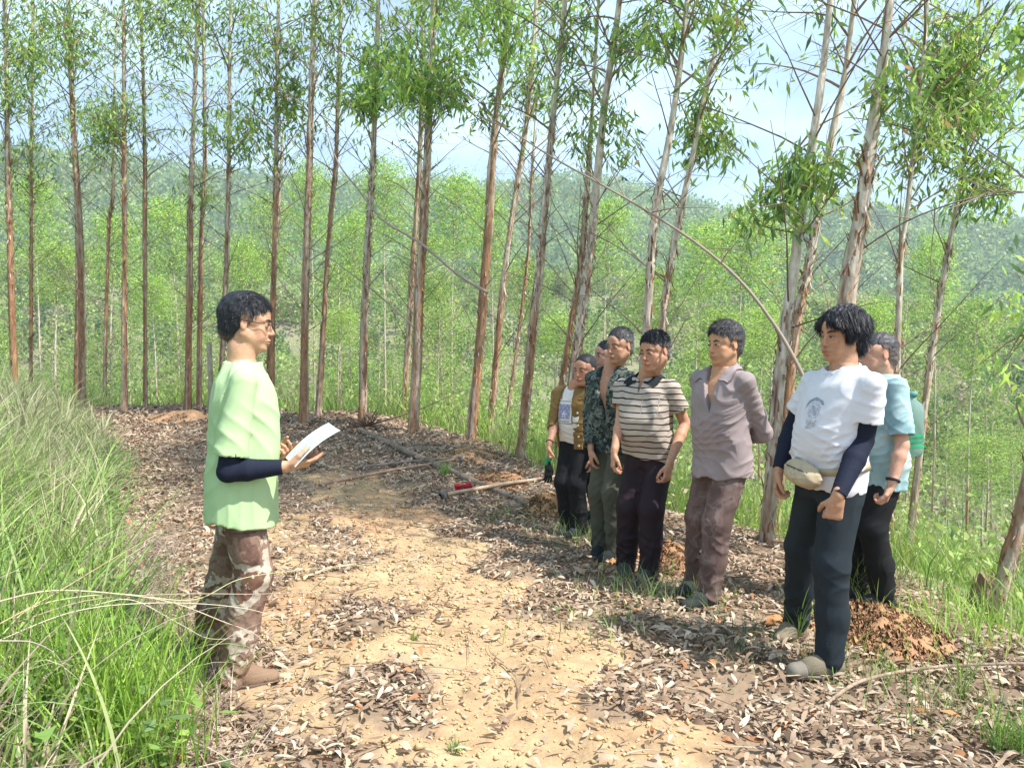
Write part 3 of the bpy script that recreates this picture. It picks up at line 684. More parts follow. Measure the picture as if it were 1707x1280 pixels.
# individually placed ones with round bright crowns: crown centre pixel, radius px, depth
for (px, py, rp, Y, k, lb) in [
    (755, 365, 62, 24, 0, "round light green young eucalyptus between sturdy central trunk and leaning trunk"),
    (640, 345, 52, 27, 2, "young eucalyptus with small bright crown right of trunk with dark knot"),
    (1235, 430, 85, 17, 1, "bushy yellow green young eucalyptus above head of purple shirt man"),
    (1165, 440, 55, 23, 0, "light green young eucalyptus left of bushy yellow green one"),
    (1010, 400, 55, 21, 0, "light green young eucalyptus right of thick pale trunk behind woman"),
    (290, 400, 62, 25, 4, "wide bright green young crown left of trunk behind soil mound"),
    (185, 420, 55, 27, 0, "young eucalyptus crown low between brown trunks at left"),
    (450, 390, 50, 28, 1, "young eucalyptus crown above face of man in green shirt"),
    (1190, 560, 70, 12, 3, "sparse young eucalyptus directly behind purple shirt man"),
    (585, 420, 50, 25, 4, "young bright crown between slimmer orange trunk and knotted trunk"),
    (880, 480, 52, 22, 1, "low light green young crown left of the woman's tree"),
    (90, 455, 60, 24, 1, "wide low young crown between thin pale trunk and stout brown trunk"), (255, 500, 50, 20, 0, "low bright young crown right of olive crown tree's trunk"),
    (405, 455, 46, 26, 0, "young bright crown directly above the reading man's hair"), (700, 440, 60, 21, 1, "broad young crown partly behind sturdy central trunk"), (565, 545, 48, 17, 0, "low bright young crown right of slimmer orange trunk"),
    (930, 560, 50, 15, 0, "bright low crown behind the woman, left of shaggy twin trunk"), (1080, 500, 60, 18, 1, "bright crown right of shaggy twin trunk, above striped shirt man"), (1270, 560, 50, 14, 0, "low leafy crown left of pale leaning trunk"),
    (1455, 560, 50, 15, 0, "pale leafy crown between white shirt man's hair and forked trunk"), (1620, 560, 60, 17, 1, "wide pale crown right of the forked pale trunk"), (1560, 470, 50, 24, 0, "yellowish crown behind the forked pale trunk"), (1640, 760, 60, 12, 1, "low bright crown left of leaning trunk at right edge"),
    (520, 350, 45, 30, 0, "small far bright crown between two trunks above the sheet of paper"), (820, 395, 46, 28, 0, "small far bright crown right of leaning trunk at pole ends"), (60, 370, 50, 28, 0, "far bright crown near the left edge of the photo")]:
    kk = YOUNG[k]; c = at(px, py, Y); x = c[0]; zg = gz(x, Y); k = 6 + (k % 2 if rp < 80 else 0); kk = YOUNG[k]
    put(k, x, Y, (c[2] - zg) / (kk[1] * .86), lb, None, (rp / FPX * Y) / (kk[3] * 1.0))
# the open young plantation on the slope
n_y = 0
NECK = sorted([(17, "the leftmost tall trunk"), (133, "the stout brown trunk"), (209, "the olive crown trunk"), (318, "the soil mound trunk"), (372, "the reading man's head"), (457, "the reading man's face"),
        (511, "the trunk above the paper"), (555, "the orange brown trunk"), (612, "the knotted trunk"), (703, "the sturdy central trunk"), (808, "the leaning trunk"), (845, "the reddish trunk"), (897, "the woman's left trunk"),
        (965, "the woman"), (1078, "the striped shirt man"), (1110, "the crooked trunk"), (1205, "the purple shirt man"), (1315, "the pale leaning trunk"), (1412, "the thickest trunk"), (1500, "the teal shirt man"), (1578, "the forked pale trunk"), (1700, "the right edge")])
for _ in range(4000):
    Y = math.sqrt(rng.uniform(16 ** 2, 75 ** 2)); px = rng.uniform(-80, 1790); x = (px - CX) / FPX * Y
    e = float(edge_d(np.array([x]), np.array([Y]))[0])
    if e < 3.0: continue
    if n_y >= 130: break
    k = int(rng.choice(6, p=[.2, .2, .14, .2, .16, .10])); s = rng.uniform(.62, 1.0) * (1 + .35 * (px < 900) * (Y > 30))
    lim = np.interp(px, [0, 500, 700, 900, 1300, 1707], [345, 355, 385, 410, 440, 490])
    zt = gz(x, Y) + YOUNG[k][1] * s
    pyt = 595 - (zt - 1.5) / Y * FPX
    if pyt < lim:
        s = ((595 - lim) / FPX * Y + 1.5 - gz(x, Y)) / YOUNG[k][1] / 1.08
        if s < .4: continue
    near = Y < 36
    if near:
        L_ = [t for t in NECK if t[0] < px]; R_ = [t for t in NECK if t[0] >= px]
        wh = ("between %s and %s" % (L_[-1][1], R_[0][1])) if L_ and R_ else ("left of " + R_[0][1] if R_ else "right of " + L_[-1][1])
        lb = ["bright", "pale leafy", "taller", "sparse", "low bushy", "thinly leaved"][k] + " young eucalyptus seen " + wh
        put(k, x, Y, s, lb, "young eucalyptus on the near slope")
    else: put(k, x, Y, s, "small pale green eucalyptus far down the plantation slope", "young eucalyptus on the far slope")
    n_y += 1
for k, r in enumerate(protos):
    if not used[k]:
        put(k, 3, 40, .8, "small pale green eucalyptus far down the plantation slope", "young eucalyptus on the far slope")

# ---- far forest that reads as one mass
def far_forest(name, label, N, r0, r1, size, quads, qs, pxr, thin, pw=(.24, .24, .14, .2, .18)):
    rr = np.sqrt(rng.uniform(r0 ** 2, r1 ** 2, N)); px = rng.uniform(*pxr, N); th = np.arctan((px - CX) / FPX)
    x = rr * np.sin(th); y = rr * np.cos(th); k = snoise(np.stack([x, y], -1), size * 9, 71, 2) > thin
    x, y = x[k], y[k]; N = len(x); z = ground_z(x, y); s = size * rng.uniform(.6, 1.25, N)
    c = np.stack([x, y, z + s * 1.5], -1)
    d = rand_dirs(N * quads).reshape(N, quads, 3); P = c[:, None] + d * (s[:, None, None] * np.array([.62, .62, 1.15]) * rng.uniform(.55, 1, (N, quads, 1)) ** .5)
    nn = N * quads; P = P.reshape(-1, 3); q = np.repeat(s, quads) * qs * rng.uniform(.6, 1.4, nn)
    D = norm(d.reshape(-1, 3) * .5 + rand_dirs(nn)); S = norm(np.cross(D, rand_dirs(nn)))
    g = Geo(); V, F = leaf_quads(P, D, S, q * 1.3, q)
    pal = pick([(0.25, 0.35, 0.11), (0.34, 0.44, 0.15), (0.43, 0.50, 0.19), (0.15, 0.22, 0.10), (0.42, 0.34, 0.25)], list(pw), N, .12)
    g.add(V, F, 1, np.repeat(np.repeat(pal, quads, 0) * rng.uniform(.75, 1.25, (nn, 1)), 4, 0))
    w = s * .035
    T = np.stack([np.stack([x - w, y, z], -1), np.stack([x + w, y, z], -1), np.stack([x + w * .5, y, z + s * 1.9], -1), np.stack([x - w * .5, y, z + s * 1.9], -1)], 1).reshape(-1, 3)
    T2 = np.stack([np.stack([x, y - w, z], -1), np.stack([x, y + w, z], -1), np.stack([x, y + w * .5, z + s * 1.9], -1), np.stack([x, y - w * .5, z + s * 1.9], -1)], 1).reshape(-1, 3)
    F4 = np.arange(N * 4).reshape(-1, 4); tc_ = (0.33, 0.27, 0.21)
    g.add(T, F4, 0, tc_); g.add(T2, F4, 0, tc_)
    tag(g.obj(name, [M_TWIG, M_LEAF]), label, "forest", kind="stuff")
far_forest("hillside_forest", "pale green plantation covering the opposite hillside", 5600, 62, 215, 2.0, 130, .15, (-250, 1950), -.5, (.28, .26, .14, .22, .10))
far_forest("distant_forest", "bluish forest on the distant hills", 9000, 300, 720, 6.5, 44, .24, (-250, 1950), -2, (.40, .38, .05, .17, 0))
# thin grey scrub stems between the plantation trees
def scrub():
    g = Geo(); x, y = scatter(15000, 9, 90, lambda x, y: (edge_d(x, y) > 1.0) * np.clip(30 / y, .3, 1) * .5)
    for a, b, z in zip(x, y, ground_z(x, y)):
        h = rng.uniform(.8, 2.6); d = rng.normal(0, .25, 3); d[2] = 1; w = .004 + b * .00022
        P = np.array([(a, b, z - .1), (a + d[0] * h * .5, b + d[1] * h * .5, z + h * .5), (a + d[0] * h * 1.2, b + d[1] * h, z + h)])
        V, F = tube(P, [w, w * .8, w * .3], 3, caps=False); g.add(V, F, 0, np.array([(0.42, .36, .29), (.30, .22, .17), (.5, .45, .33)][rng.integers(3)]))
    tag(g.obj("scrub_stems", [M_TWIG]), "thin dry stems of scrub among the young trees", "scrub", kind="stuff")
scrub()

# ------------------------------------------------------------------ air
def haze():
    g = bpy.data.meshes.new("haze")
    x0, x1, y0, y1, z0, z1 = -1700., 1700., -1600., 1700., -75., 190.
    vs = [(x, y, z) for x in (x0, x1) for y in (y0, y1) for z in (z0, z1)]
    g.from_pydata(vs, [], [(0, 1, 3, 2), (4, 6, 7, 5), (0, 4, 5, 1), (2, 3, 7, 6), (0, 2, 6, 4), (1, 5, 7, 3)])
    m = bpy.data.materials.new("haze_air"); m.use_nodes = True; nt = m.node_tree; nt.nodes.clear()
    out = nt.nodes.new("ShaderNodeOutputMaterial"); v = nt.nodes.new("ShaderNodeVolumePrincipled")
    v.inputs["Color"].default_value = (0.72, 0.88, 1.0, 1); v.inputs["Density"].default_value = HAZE; v.inputs["Anisotropy"].default_value = 0.2
    nt.links.new(v.outputs[0], out.inputs["Volume"]); g.materials.append(m)
    tag(link(bpy.data.objects.new("haze", g)), kind="stuff")
HAZE = 0.00055
haze()
# ------------------------------------------------------------------ signed-distance modelling for bodies and clothes
class Field:
    def __init__(s, lo, hi, h):
        s.h = h; s.lo = np.array(lo, dtype=float); n = np.ceil((np.array(hi) - s.lo) / h).astype(int) + 1
        s.ax = [(s.lo[i] + h * np.arange(n[i])).astype(np.float32) for i in range(3)]
        s.F = np.full(n, 1.0, dtype=np.float32)
    def sl(s, lo, hi, pad):
        out = []
        for i in range(3):
            a = int(np.floor((lo[i] - pad - s.lo[i]) / s.h)); b = int(np.ceil((hi[i] + pad - s.lo[i]) / s.h)) + 1
            out.append(slice(max(0, min(a, s.F.shape[i])), max(0, min(b, s.F.shape[i]))))
        return tuple(out)
    def grid(s, q): return s.ax[0][q[0]][:, None, None], s.ax[1][q[1]][None, :, None], s.ax[2][q[2]][None, None, :]
    def put(s, d, q, k, op):
        A = s.F[q]
        if A.size == 0: return
        if op == 'add':
            if k > 0:
                t = np.clip(.5 + .5 * (A - d) / k, 0, 1); s.F[q] = A * (1 - t) + d * t - k * t * (1 - t)
            else: s.F[q] = np.minimum(A, d)
        else:
            if k > 0:
                t = np.clip(.5 - .5 * (A + d) / k, 0, 1); s.F[q] = A * (1 - t) - d * t + k * t * (1 - t)
            else: s.F[q] = np.maximum(A, -d)
    def cone(s, a, b, ra, rb, k=0.0, op='add', flat=None):
        """tapered capsule; flat=(axis vector, factor) squeezes it along an axis"""
        a = np.array(a, dtype=float); b = np.array(b, dtype=float); r = max(ra, rb)
        q = s.sl(np.minimum(a, b) - r, np.maximum(a, b) + r, k + 2.5 * s.h); X, Y, Z = s.grid(q)
        d = b - a; L2 = float(d @ d) + 1e-9
        t = np.clip(((X - a[0]) * d[0] + (Y - a[1]) * d[1] + (Z - a[2]) * d[2]) / L2, 0, 1)
        dx = X - a[0] - t * d[0]; dy = Y - a[1] - t * d[1]; dz = Z - a[2] - t * d[2]
        D2 = dx * dx + dy * dy + dz * dz
        if flat is not None:
            f = norm(np.array(flat[0], dtype=float)); p = dx * f[0] + dy * f[1] + dz * f[2]; D2 = D2 + p * p * (1 / flat[1] ** 2 - 1)
        s.put(np.sqrt(D2) - (ra + (rb - ra) * t), q, k, op)
    def chain(s, pts, rs, k=0.0, op='add', flat=None):
        for i in range(len(pts) - 1): s.cone(pts[i], pts[i + 1], rs[i], rs[i + 1], k, op, flat)
    def ell(s, c, r, k=0.0, op='add', M=None):
        c = np.array(c, dtype=float); r = np.array(r, dtype=float); R = r.max() if M is not None else r
        q = s.sl(c - R, c + R, k + 2.5 * s.h); X, Y, Z = s.grid(q); X = X - c[0]; Y = Y - c[1]; Z = Z - c[2]
        if M is not None:
            M = np.array(M); X, Y, Z = [M[0][i] * X + M[1][i] * Y + M[2][i] * Z for i in range(3)]
        n = np.sqrt((X / r[0]) ** 2 + (Y / r[1]) ** 2 + (Z / r[2]) ** 2)
        s.put((n - 1) * r.min() if r.max() / r.min() > 3 else (n - 1) * n / np.maximum(np.sqrt((X / r[0] ** 2) ** 2 + (Y / r[1] ** 2) ** 2 + (Z / r[2] ** 2) ** 2), 1e-3), q, k, op)
    def loft(s, secs, k=0.0, op='add', p=2.4):
        """stack of superelliptic sections (z, cx, cy, rx, ry)"""
        S = np.array(secs, dtype=float); S = S[np.argsort(S[:, 0])]
        R = S[:, 3:].max(); lo = np.array([S[:, 1].min() - R, S[:, 2].min() - R, S[0, 0]]); hi = np.array([S[:, 1].max() + R, S[:, 2].max() + R, S[-1, 0]])
        q = s.sl(lo, hi, k + 2.5 * s.h); X, Y, Z = s.grid(q); z = Z[0, 0]
        # smooth interpolation of the sections
        zz = np.linspace(S[0, 0], S[-1, 0], 64); I = [np.interp(zz, S[:, 0], S[:, i]) for i in range(1, 5)]
        ker = np.array([1, 2, 3, 2, 1]) / 9.0; I = [np.convolve(np.pad(v, 2, mode='edge'), ker, 'valid') for v in I]
        cx, cy, rx, ry = [np.interp(z, zz, v)[None, None, :].astype(np.float32) for v in I]
        n = (np.abs((X - cx) / rx) ** p + np.abs((Y - cy) / ry) ** p) ** (1 / p)
        d = (n - 1) * np.minimum(rx, ry) ; d = np.maximum(d, np.maximum(S[0, 0] - Z, Z - S[-1, 0]))
        s.put(d, q, k, op)
    def cut(s, n, p, k=0.0):
        """keep the side of the plane that n points away from"""
        n = norm(np.array(n, dtype=float)); X, Y, Z = s.grid((slice(None),) * 3)
        d = (X - p[0]) * n[0] + (Y - p[1]) * n[1] + (Z - p[2]) * n[2]
        s.F = np.maximum(s.F, d).astype(np.float32)
    def wrinkle(s, amp, wl, dirs, seed, zamp=None):
        near = np.abs(s.F) < 0.05; I = np.nonzero(near)
        P = np.stack([s.ax[i][I[i]] for i in range(3)], -1); r = np.random.default_rng(seed); w = np.zeros(len(P), dtype=np.float32)
        for d in dirs:
            d = norm(np.array(d, dtype=float) + r.normal(0, .12, 3)); k = d * 2 * math.pi / (wl * r.uniform(.8, 1.25))
            o = norm(r.normal(size=3)) * 2 * math.pi / (wl * 3.1); o2 = norm(r.normal(size=3)) * 2 * math.pi / (wl * 2.2)
            mask = .5 + .5 * np.sin(P @ o2.astype(np.float32) + r.uniform(0, 6))
            v = np.sin(P @ k.astype(np.float32) + 2.2 * np.sin(P @ o.astype(np.float32) + r.uniform(0, 6)) + r.uniform(0, 6))
            w += (1 - np.abs(v)) ** 1.5 * mask - .3
        a = amp if zamp is None else amp * np.interp(P[:, 2], *zamp)
        s.F[I] -= (w * a / max(1, len(dirs) ** .5)).astype(np.float32)
    def mesh(s):
        F = s.F; S = F < 0; nx, ny, nz = F.shape
        c = np.zeros((nx - 1, ny - 1, nz - 1), dtype=np.int8)
        for i in (0, 1):
            for j in (0, 1):
                for k in (0, 1): c += S[i:nx - 1 + i, j:ny - 1 + j, k:nz - 1 + k]
        act = (c > 0) & (c < 8); I = np.argwhere(act); ids = np.full(act.shape, -1, dtype=np.int32); ids[act] = np.arange(len(I))
        acc = np.zeros((len(I), 3)); cnt = np.zeros(len(I))
        for ax in range(3):
            o1, o2 = [a for a in range(3) if a != ax]
            for u in (0, 1):
                for v in (0, 1):
                    a = I.copy(); a[:, o1] += u; a[:, o2] += v; b = a.copy(); b[:, ax] += 1
                    fa = F[a[:, 0], a[:, 1], a[:, 2]]; fb = F[b[:, 0], b[:, 1], b[:, 2]]; m = (fa < 0) != (fb < 0)
                    t = np.where(m, fa / np.where(m, fa - fb, 1), 0); p = np.zeros((len(I), 3)); p[:, o1] = u; p[:, o2] = v; p[:, ax] = t
                    acc += p * m[:, None]; cnt += m
        V = s.lo + s.h * (I + acc / np.maximum(cnt, 1)[:, None]); Q = []
        for ax in range(3):
            sl0 = [slice(1, -1)] * 3; sl0[ax] = slice(0, -1); sl1 = list(sl0); sl1[ax] = slice(1, None)
            A = S[tuple(sl0)]; B = S[tuple(sl1)]; E = np.argwhere(A != B); pos = A[E[:, 0], E[:, 1], E[:, 2]]
            o1, o2 = [(1, 2), (2, 0), (0, 1)][ax]; base = E.copy(); base[:, o1] += 1; base[:, o2] += 1
            def cid(du, dv):
                t = base.copy(); t[:, o1] -= du; t[:, o2] -= dv; return ids[t[:, 0], t[:, 1], t[:, 2]]
            q = np.stack([cid(1, 1), cid(0, 1), cid(0, 0), cid(1, 0)], -1); q[~pos] = q[~pos][:, ::-1]; Q.append(q)
        Q = np.concatenate(Q); Q = Q[(Q >= 0).all(1)]
        return V, Q

def relax(V, F, it=1, lam=0.5):
    for _ in range(it):
        A = np.zeros_like(V); c = np.zeros(len(V))
        for a, b in ((0, 1), (1, 2), (2, 3), (3, 0)):
            np.add.at(A, F[:, a], V[F[:, b]]); np.add.at(A, F[:, b], V[F[:, a]]); np.add.at(c, F[:, a], 1); np.add.at(c, F[:, b], 1)
        V = V * (1 - lam) + lam * A / np.maximum(c, 1)[:, None]
    return V
def rotz(a): c, s_ = math.cos(a), math.sin(a); return np.array([[c, -s_, 0], [s_, c, 0], [0, 0, 1]])
def rotx(a): c, s_ = math.cos(a), math.sin(a); return np.array([[1, 0, 0], [0, c, -s_], [0, s_, c]])
def roty(a): c, s_ = math.cos(a), math.sin(a); return np.array([[c, 0, s_], [0, 1, 0], [-s_, 0, c]])
def axrot(v, ax, a):
    ax = norm(ax); return v * math.cos(a) + np.cross(ax, v) * math.sin(a) + ax * (ax @ v) * (1 - math.cos(a))

M_SKIN = material("skin", attr=True, rough=0.55, spec=0.35, n_scale=45, n_amt=0.22, sss=0.10, bump=0.12, bump_scale=320)
M_HAIR = material("hair", attr=True, rough=0.55, spec=0.35, n_scale=90, n_amt=0.35, stretch=(1, 1, .3))
M_EYE = material("eye", attr=True, rough=0.15, spec=0.6)

def hand_sdf(f, w, d, n, right, curl=0.45, spread=0.06, sc=1.0, thumb=0.6, fan=None):
    """w wrist, d direction of the palm, n the way the palm faces"""
    d = norm(np.array(d, dtype=float)); n = np.array(n, dtype=float); n = norm(n - d * (n @ d)); t = np.cross(d, n) * (1 if right else -1)
    w = np.array(w, dtype=float); flat = (n, .62)
    for off, kr in ((.028, .0165), (.010, .017), (-.010, .0165), (-.026, .015)):
        f.cone(w + (t * off * .55 + d * .012) * sc, w + (d * .086 + t * off) * sc, .020 * sc, kr * sc, .010, flat=flat)
    f.cone(w - d * .03 * sc, w + d * .03 * sc, .027 * sc, .028 * sc, .012, flat=(n, .75))
    f.ell(w + (d * .035 + t * .022 + n * .010) * sc, (.020 * sc,) * 3, .012)
    cur = curl if hasattr(curl, '__len__') else [curl * .85, curl, curl * 1.08, curl * 1.15]
    for i, (off, L, r, cu) in enumerate(zip((.029, .0095, -.0105, -.0285), (.078, .086, .080, .063), (.0098, .0100, .0096, .0086), cur)):
        p = w + (d * .086 + t * off) * sc; dd = axrot(d, n, 0) ; dd = norm(d + t * spread * (1.5 - i)); ax = np.cross(dd, n)
        for L_, a_, r0, r1 in ((.46, .8, 1.0, .95), (.30, 1.25, .95, .86), (.24, .8, .86, .72)):
            dd = norm(axrot(dd, ax, a_ * cu)); e = p + dd * L * L_ * sc; f.cone(p, e, r * r0 * sc, r * r1 * sc, .0035); p = e
    p0 = w + (d * .022 + t * .026 + n * .006) * sc; tdir = norm(d * .75 + t * .62 + n * thumb * .6); p1 = p0 + tdir * .042 * sc
    td2 = norm(d * .95 + t * .12 + n * thumb * .7); p2 = p1 + td2 * .031 * sc; p3 = p2 + norm(td2 + n * .15 * thumb - t * .25) * .027 * sc
    f.cone(p0, p1, .0155 * sc, .0125 * sc, .008); f.cone(p1, p2, .0122 * sc, .0108 * sc, .003); f.cone(p2, p3, .0108 * sc, .0082 * sc, .003)

def head_build(P, hs, skin, opts):
    """head in its own frame (forward +Y, up +Z); returns V,F,colour. P: neck base point in head frame"""
    h = opts.get('h', .0038); w = opts.get('wide', 1.0); fat = opts.get('fat', 0.0)
    f = Field((-.115, -.16, -.25), (.115, .145, .155), h)
    f.ell((0, -.016, .036), (.0755 * w, .094, .083), 0)
    f.ell((0, .022, -.025), (.0610 * w, .066, .085), .02)
    for s in (-1, 1):
        f.cone((s * .056 * w, -.005, -.045), (s * .022, .060, -.094), .022 + fat, .017 + fat, .025)
        f.ell((s * .041 * w, .052, -.020), (.023, .022, .021), .018)
        f.ell((s * .034, .056, -.052), (.022 + fat, .022, .024), .02)
        f.cone((s * .010, .0835, .021), (s * .046, .066, .024), .0078, .0075, .012)
        f.ell((s * .060 * w, .028, .030), (.012, .030, .028), .02)
    f.ell((0, .070, -.098), (.021, .019, .016), .015)
    f.ell((0, .078, -.060), (.027, .017, .022), .014)
    f.ell((0, .070, .050), (.040, .020, .035), .02)
    for s in (-1, 1): f.ell((s * .031, .094, .003), (.0165, .0125, .0095), .010, 'sub')
    f.cone((0, .082, .014), (0, .1045, -.028), .0075, .0115, .010)
    for s in (-1, 1):
        f.ell((s * .0125, .093, -.033), (.0085, .0105, .0075), .005)
        f.ell((s * .0065, .098, -.0415), (.0038, .006, .0032), .002, 'sub')
        f.ell((s * .0315, .0775, .0025), (.0150, .0115, .0105), .003)      # lids
    f.ell((0, .0945, -.0610), (.0235, .0085, .0062), .004)
    f.ell((0, .0925, -.0715), (.0195, .0090, .0070), .004)
    f.cone((-.021, .094, -.0655), (.021, .094, -.0655), .0018, .0018, .002, 'sub')
    f.ell((0, .092, -.084), (.018, .008, .006), .006, 'sub')
    for s in (-1, 1):
        E = roty(s * .22) @ rotx(-.15)
        f.ell((s * .0765 * w, -.012, -.004), (.0065, .0150, .0255), .005, M=E.T)
        f.ell((s * .0835 * w, -.009, .001), (.0045, .0082, .0150), .002, 'sub', M=E.T)
        f.ell((s * .0755 * w, -.006, -.026), (.005, .007, .008), .004)
    nr = opts.get('neck', .056)
    f.cone((0, -.020, -.055), P * .55 + np.array([0, -.020, -.055]) * .45, nr * .97, nr, .022)
    f.cone(P * .55 + np.array([0, -.020, -.055]) * .45, P + (P - np.array([0, -.02, -.055])) * .25, nr, nr * 1.08, .022)
    f.ell((0, .028, -.115), (.012, .014, .016), .02)
    V, F = f.mesh(); V = relax(V, F, 1, .35)
    sk = np.array(skin); C = np.tile(sk, (len(V), 1))
    def blob(c, r): return np.exp(-(((V - np.array(c)) / np.array(r)) ** 2).sum(1))[:, None]
    red = sk * np.array([1.06, .70, .64])
    for c, r, a in [((0, .10, -.03), (.018, .02, .018), .35), ((.043, .065, -.025), (.028, .03, .022), .35), ((-.043, .065, -.025), (.028, .03, .022), .35),
                    ((.086, -.01, 0), (.014, .03, .04), .45), ((-.086, -.01, 0), (.014, .03, .04), .45)]:
        b = blob(c, r) * a * opts.get('flush', 1.0); C = C * (1 - b) + red * b
    lip = sk * np.array([.86, .50, .50]); m = np.clip(blob((0, .098, -.066), (.021, .014, .0085)) * 1.7, 0, 1) * .75; C = C * (1 - m) + lip * m
    for s in (-1, 1):
        m = blob((s * .031, .088, .012), (.016, .012, .006)) * .35; C = C * (1 - m) + sk * .55 * m
        m = np.clip(blob((s * .0065, .099, -.041), (.0042, .008, .0036)) * 1.3, 0, 1) * .8; C = C * (1 - m) + sk * .2 * m
    m = np.clip(blob((0, .096, -.0655), (.019, .02, .0022)) * 1.3, 0, 1) * .7; C = C * (1 - m) + sk * .25 * m
    st = opts.get('stubble', .12); m = (blob((0, .08, -.085), (.045, .05, .03)) - blob((0, .098, -.066), (.022, .02, .010))).clip(0, 1) * st; C = C * (1 - m) + sk * .45 * m
    return V, F, C

def hairline(y, o):
    ys, zs = zip(*o['line']); return np.interp(y, ys, zs)
HL_SHORT = [(-.12, -.085), (-.07, -.078), (-.032, -.045), (-.026, .030), (.004, .030), (.008, -.004), (.020, .000), (.032, .014), (.044, .042), (.058, .062), (.074, .078), (.09, .086)]
def hair_build(o, hs):
    h = .0045; f = Field((-.125, -.17, -.14), (.125, .15, .19), h); T, Sd, B = o.get('top', .022), o.get('side', .010), o.get('back', .012); w = o.get('wide', 1.0)
    f.ell((0, -.016 - B * .4, .036 + T * .35), (.0755 * w + Sd, .094 + (B + T) * .45, .083 + T * .75), 0)
    if o.get('nape', 1): f.ell((0, -.062, -.020), (.056 * w + Sd * .5, .046 + B, .065), .02)
    for e in o.get('extra', []): f.ell(e[0], e[1], .015)
    q = (slice(None),) * 3; X, Y, Z = f.grid(q)
    hl = hairline(f.ax[1], o)[None, :, None].astype(np.float32)
    hl = hl + o.get('part', 0) * 0
    f.F = np.maximum(f.F, (hl + .006 * np.sin(X * 140 + 2) * (Y > .03) - Z) * .75).astype(np.float32)
    for c in o.get('cuts', []): f.ell(c[0], c[1], .006, 'sub')
    I = np.nonzero(np.abs(f.F) < .03); P = np.stack([f.ax[i][I[i]] for i in range(3)], -1)
    f.F[I] -= (snoise(P * np.array([1.6, .8, .8]), .028, 5, 2) * o.get('rough', .0035)).astype(np.float32)
    V, F = f.mesh()
    base = np.array(o['col']); grey = np.array(o.get('grey', o['col'])); gm = o.get('greym', 0)
    rg = np.random.default_rng(o.get('seed', 3))
    fade = np.clip((V[:, 2] - (hairline(V[:, 1], o) + .0)) / .03, 0, 1)
    side = np.clip((.06 - V[:, 2]) / .06, 0, 1)
    C = base * (1 - (side * gm)[:, None]) + grey * (side * gm)[:, None]; C = C * rg.uniform(.8, 1.2, (len(V), 1))
    fd = o.get('fade', 0); k = ((1 - fade) * fd)[:, None] * (V[:, 2:3] < .06); C = C * (1 - k) + np.array(o.get('skin', (.5, .33, .24))) * .75 * k
    g = Geo(); g.add(V, F, 0, C)
    # strands
    n = int(o.get('n', 3500) * 1.7); i = rg.integers(0, len(F), n); fc = F[i]; p = V[fc].mean(1)
    nr = norm(np.cross(V[fc[:, 1]] - V[fc[:, 0]], V[fc[:, 2]] - V[fc[:, 0]])); cf = np.array(o.get('flow', (0, .3, -.2)))
    fl = np.tile(cf, (n, 1)) + o.get('part_w', 0) * np.stack([np.sign(p[:, 0] - o.get('px', 0)), 0 * p[:, 0], -.6 + 0 * p[:, 0]], -1)
    upw = np.clip((p[:, 2] - .03) / .08, 0, 1)[:, None]; fl = fl * upw + np.array([0, -.15, -1.0]) * (1 - upw)
    ln = rg.uniform(.5, 1.2, n) * (o.get('lt', .022) * upw[:, 0] + o.get('ls', .008) * (1 - upw[:, 0])); fwd = (p[:, 1] > .045) & (p[:, 2] > .05)
    ln = np.where(fwd, ln * o.get('fringe', 1.0), ln)
    d = norm(nr * o.get('spike', .5) + fl + rg.normal(0, .22, (n, 3))); sd = norm(np.cross(d, nr + .01)); wd = rg.uniform(.0007, .0018, n)[:, None]
    p0 = p - nr * .004; p1 = p0 + d * (ln * .55)[:, None]; d2 = norm(d + np.array([0, 0, -.5 * o.get('grav', 1)]) * np.minimum(1, ln / .03)[:, None]); p2 = p1 + d2 * (ln * .6)[:, None]
    VV = np.stack([p0 + sd * wd, p0 - sd * wd, p1 + sd * wd * .8, p1 - sd * wd * .8, p2 + sd * wd * .2, p2 - sd * wd * .2], 1).reshape(-1, 3)
    k = np.arange(n) * 6; FF = np.concatenate([np.stack([k, k + 1, k + 3, k + 2], -1), np.stack([k + 2, k + 3, k + 5, k + 4], -1)])
    g.add(VV, FF, 0, np.repeat(C[fc[:, 0]] * rg.uniform(.7, 1.4, (n, 1)), 6, axis=0))
    return g

def ik(a, c, l1, l2, pole):
    a = np.array(a, dtype=float); c = np.array(c, dtype=float); d = c - a; L = min(np.linalg.norm(d), (l1 + l2) * .999); u = norm(d)
    x = (l1 * l1 - l2 * l2 + L * L) / (2 * L); hgt = math.sqrt(max(l1 * l1 - x * x, 1e-6)); pl = np.array(pole, dtype=float); pl = norm(pl - u * (pl @ u))
    return a + u * x + pl * hgt

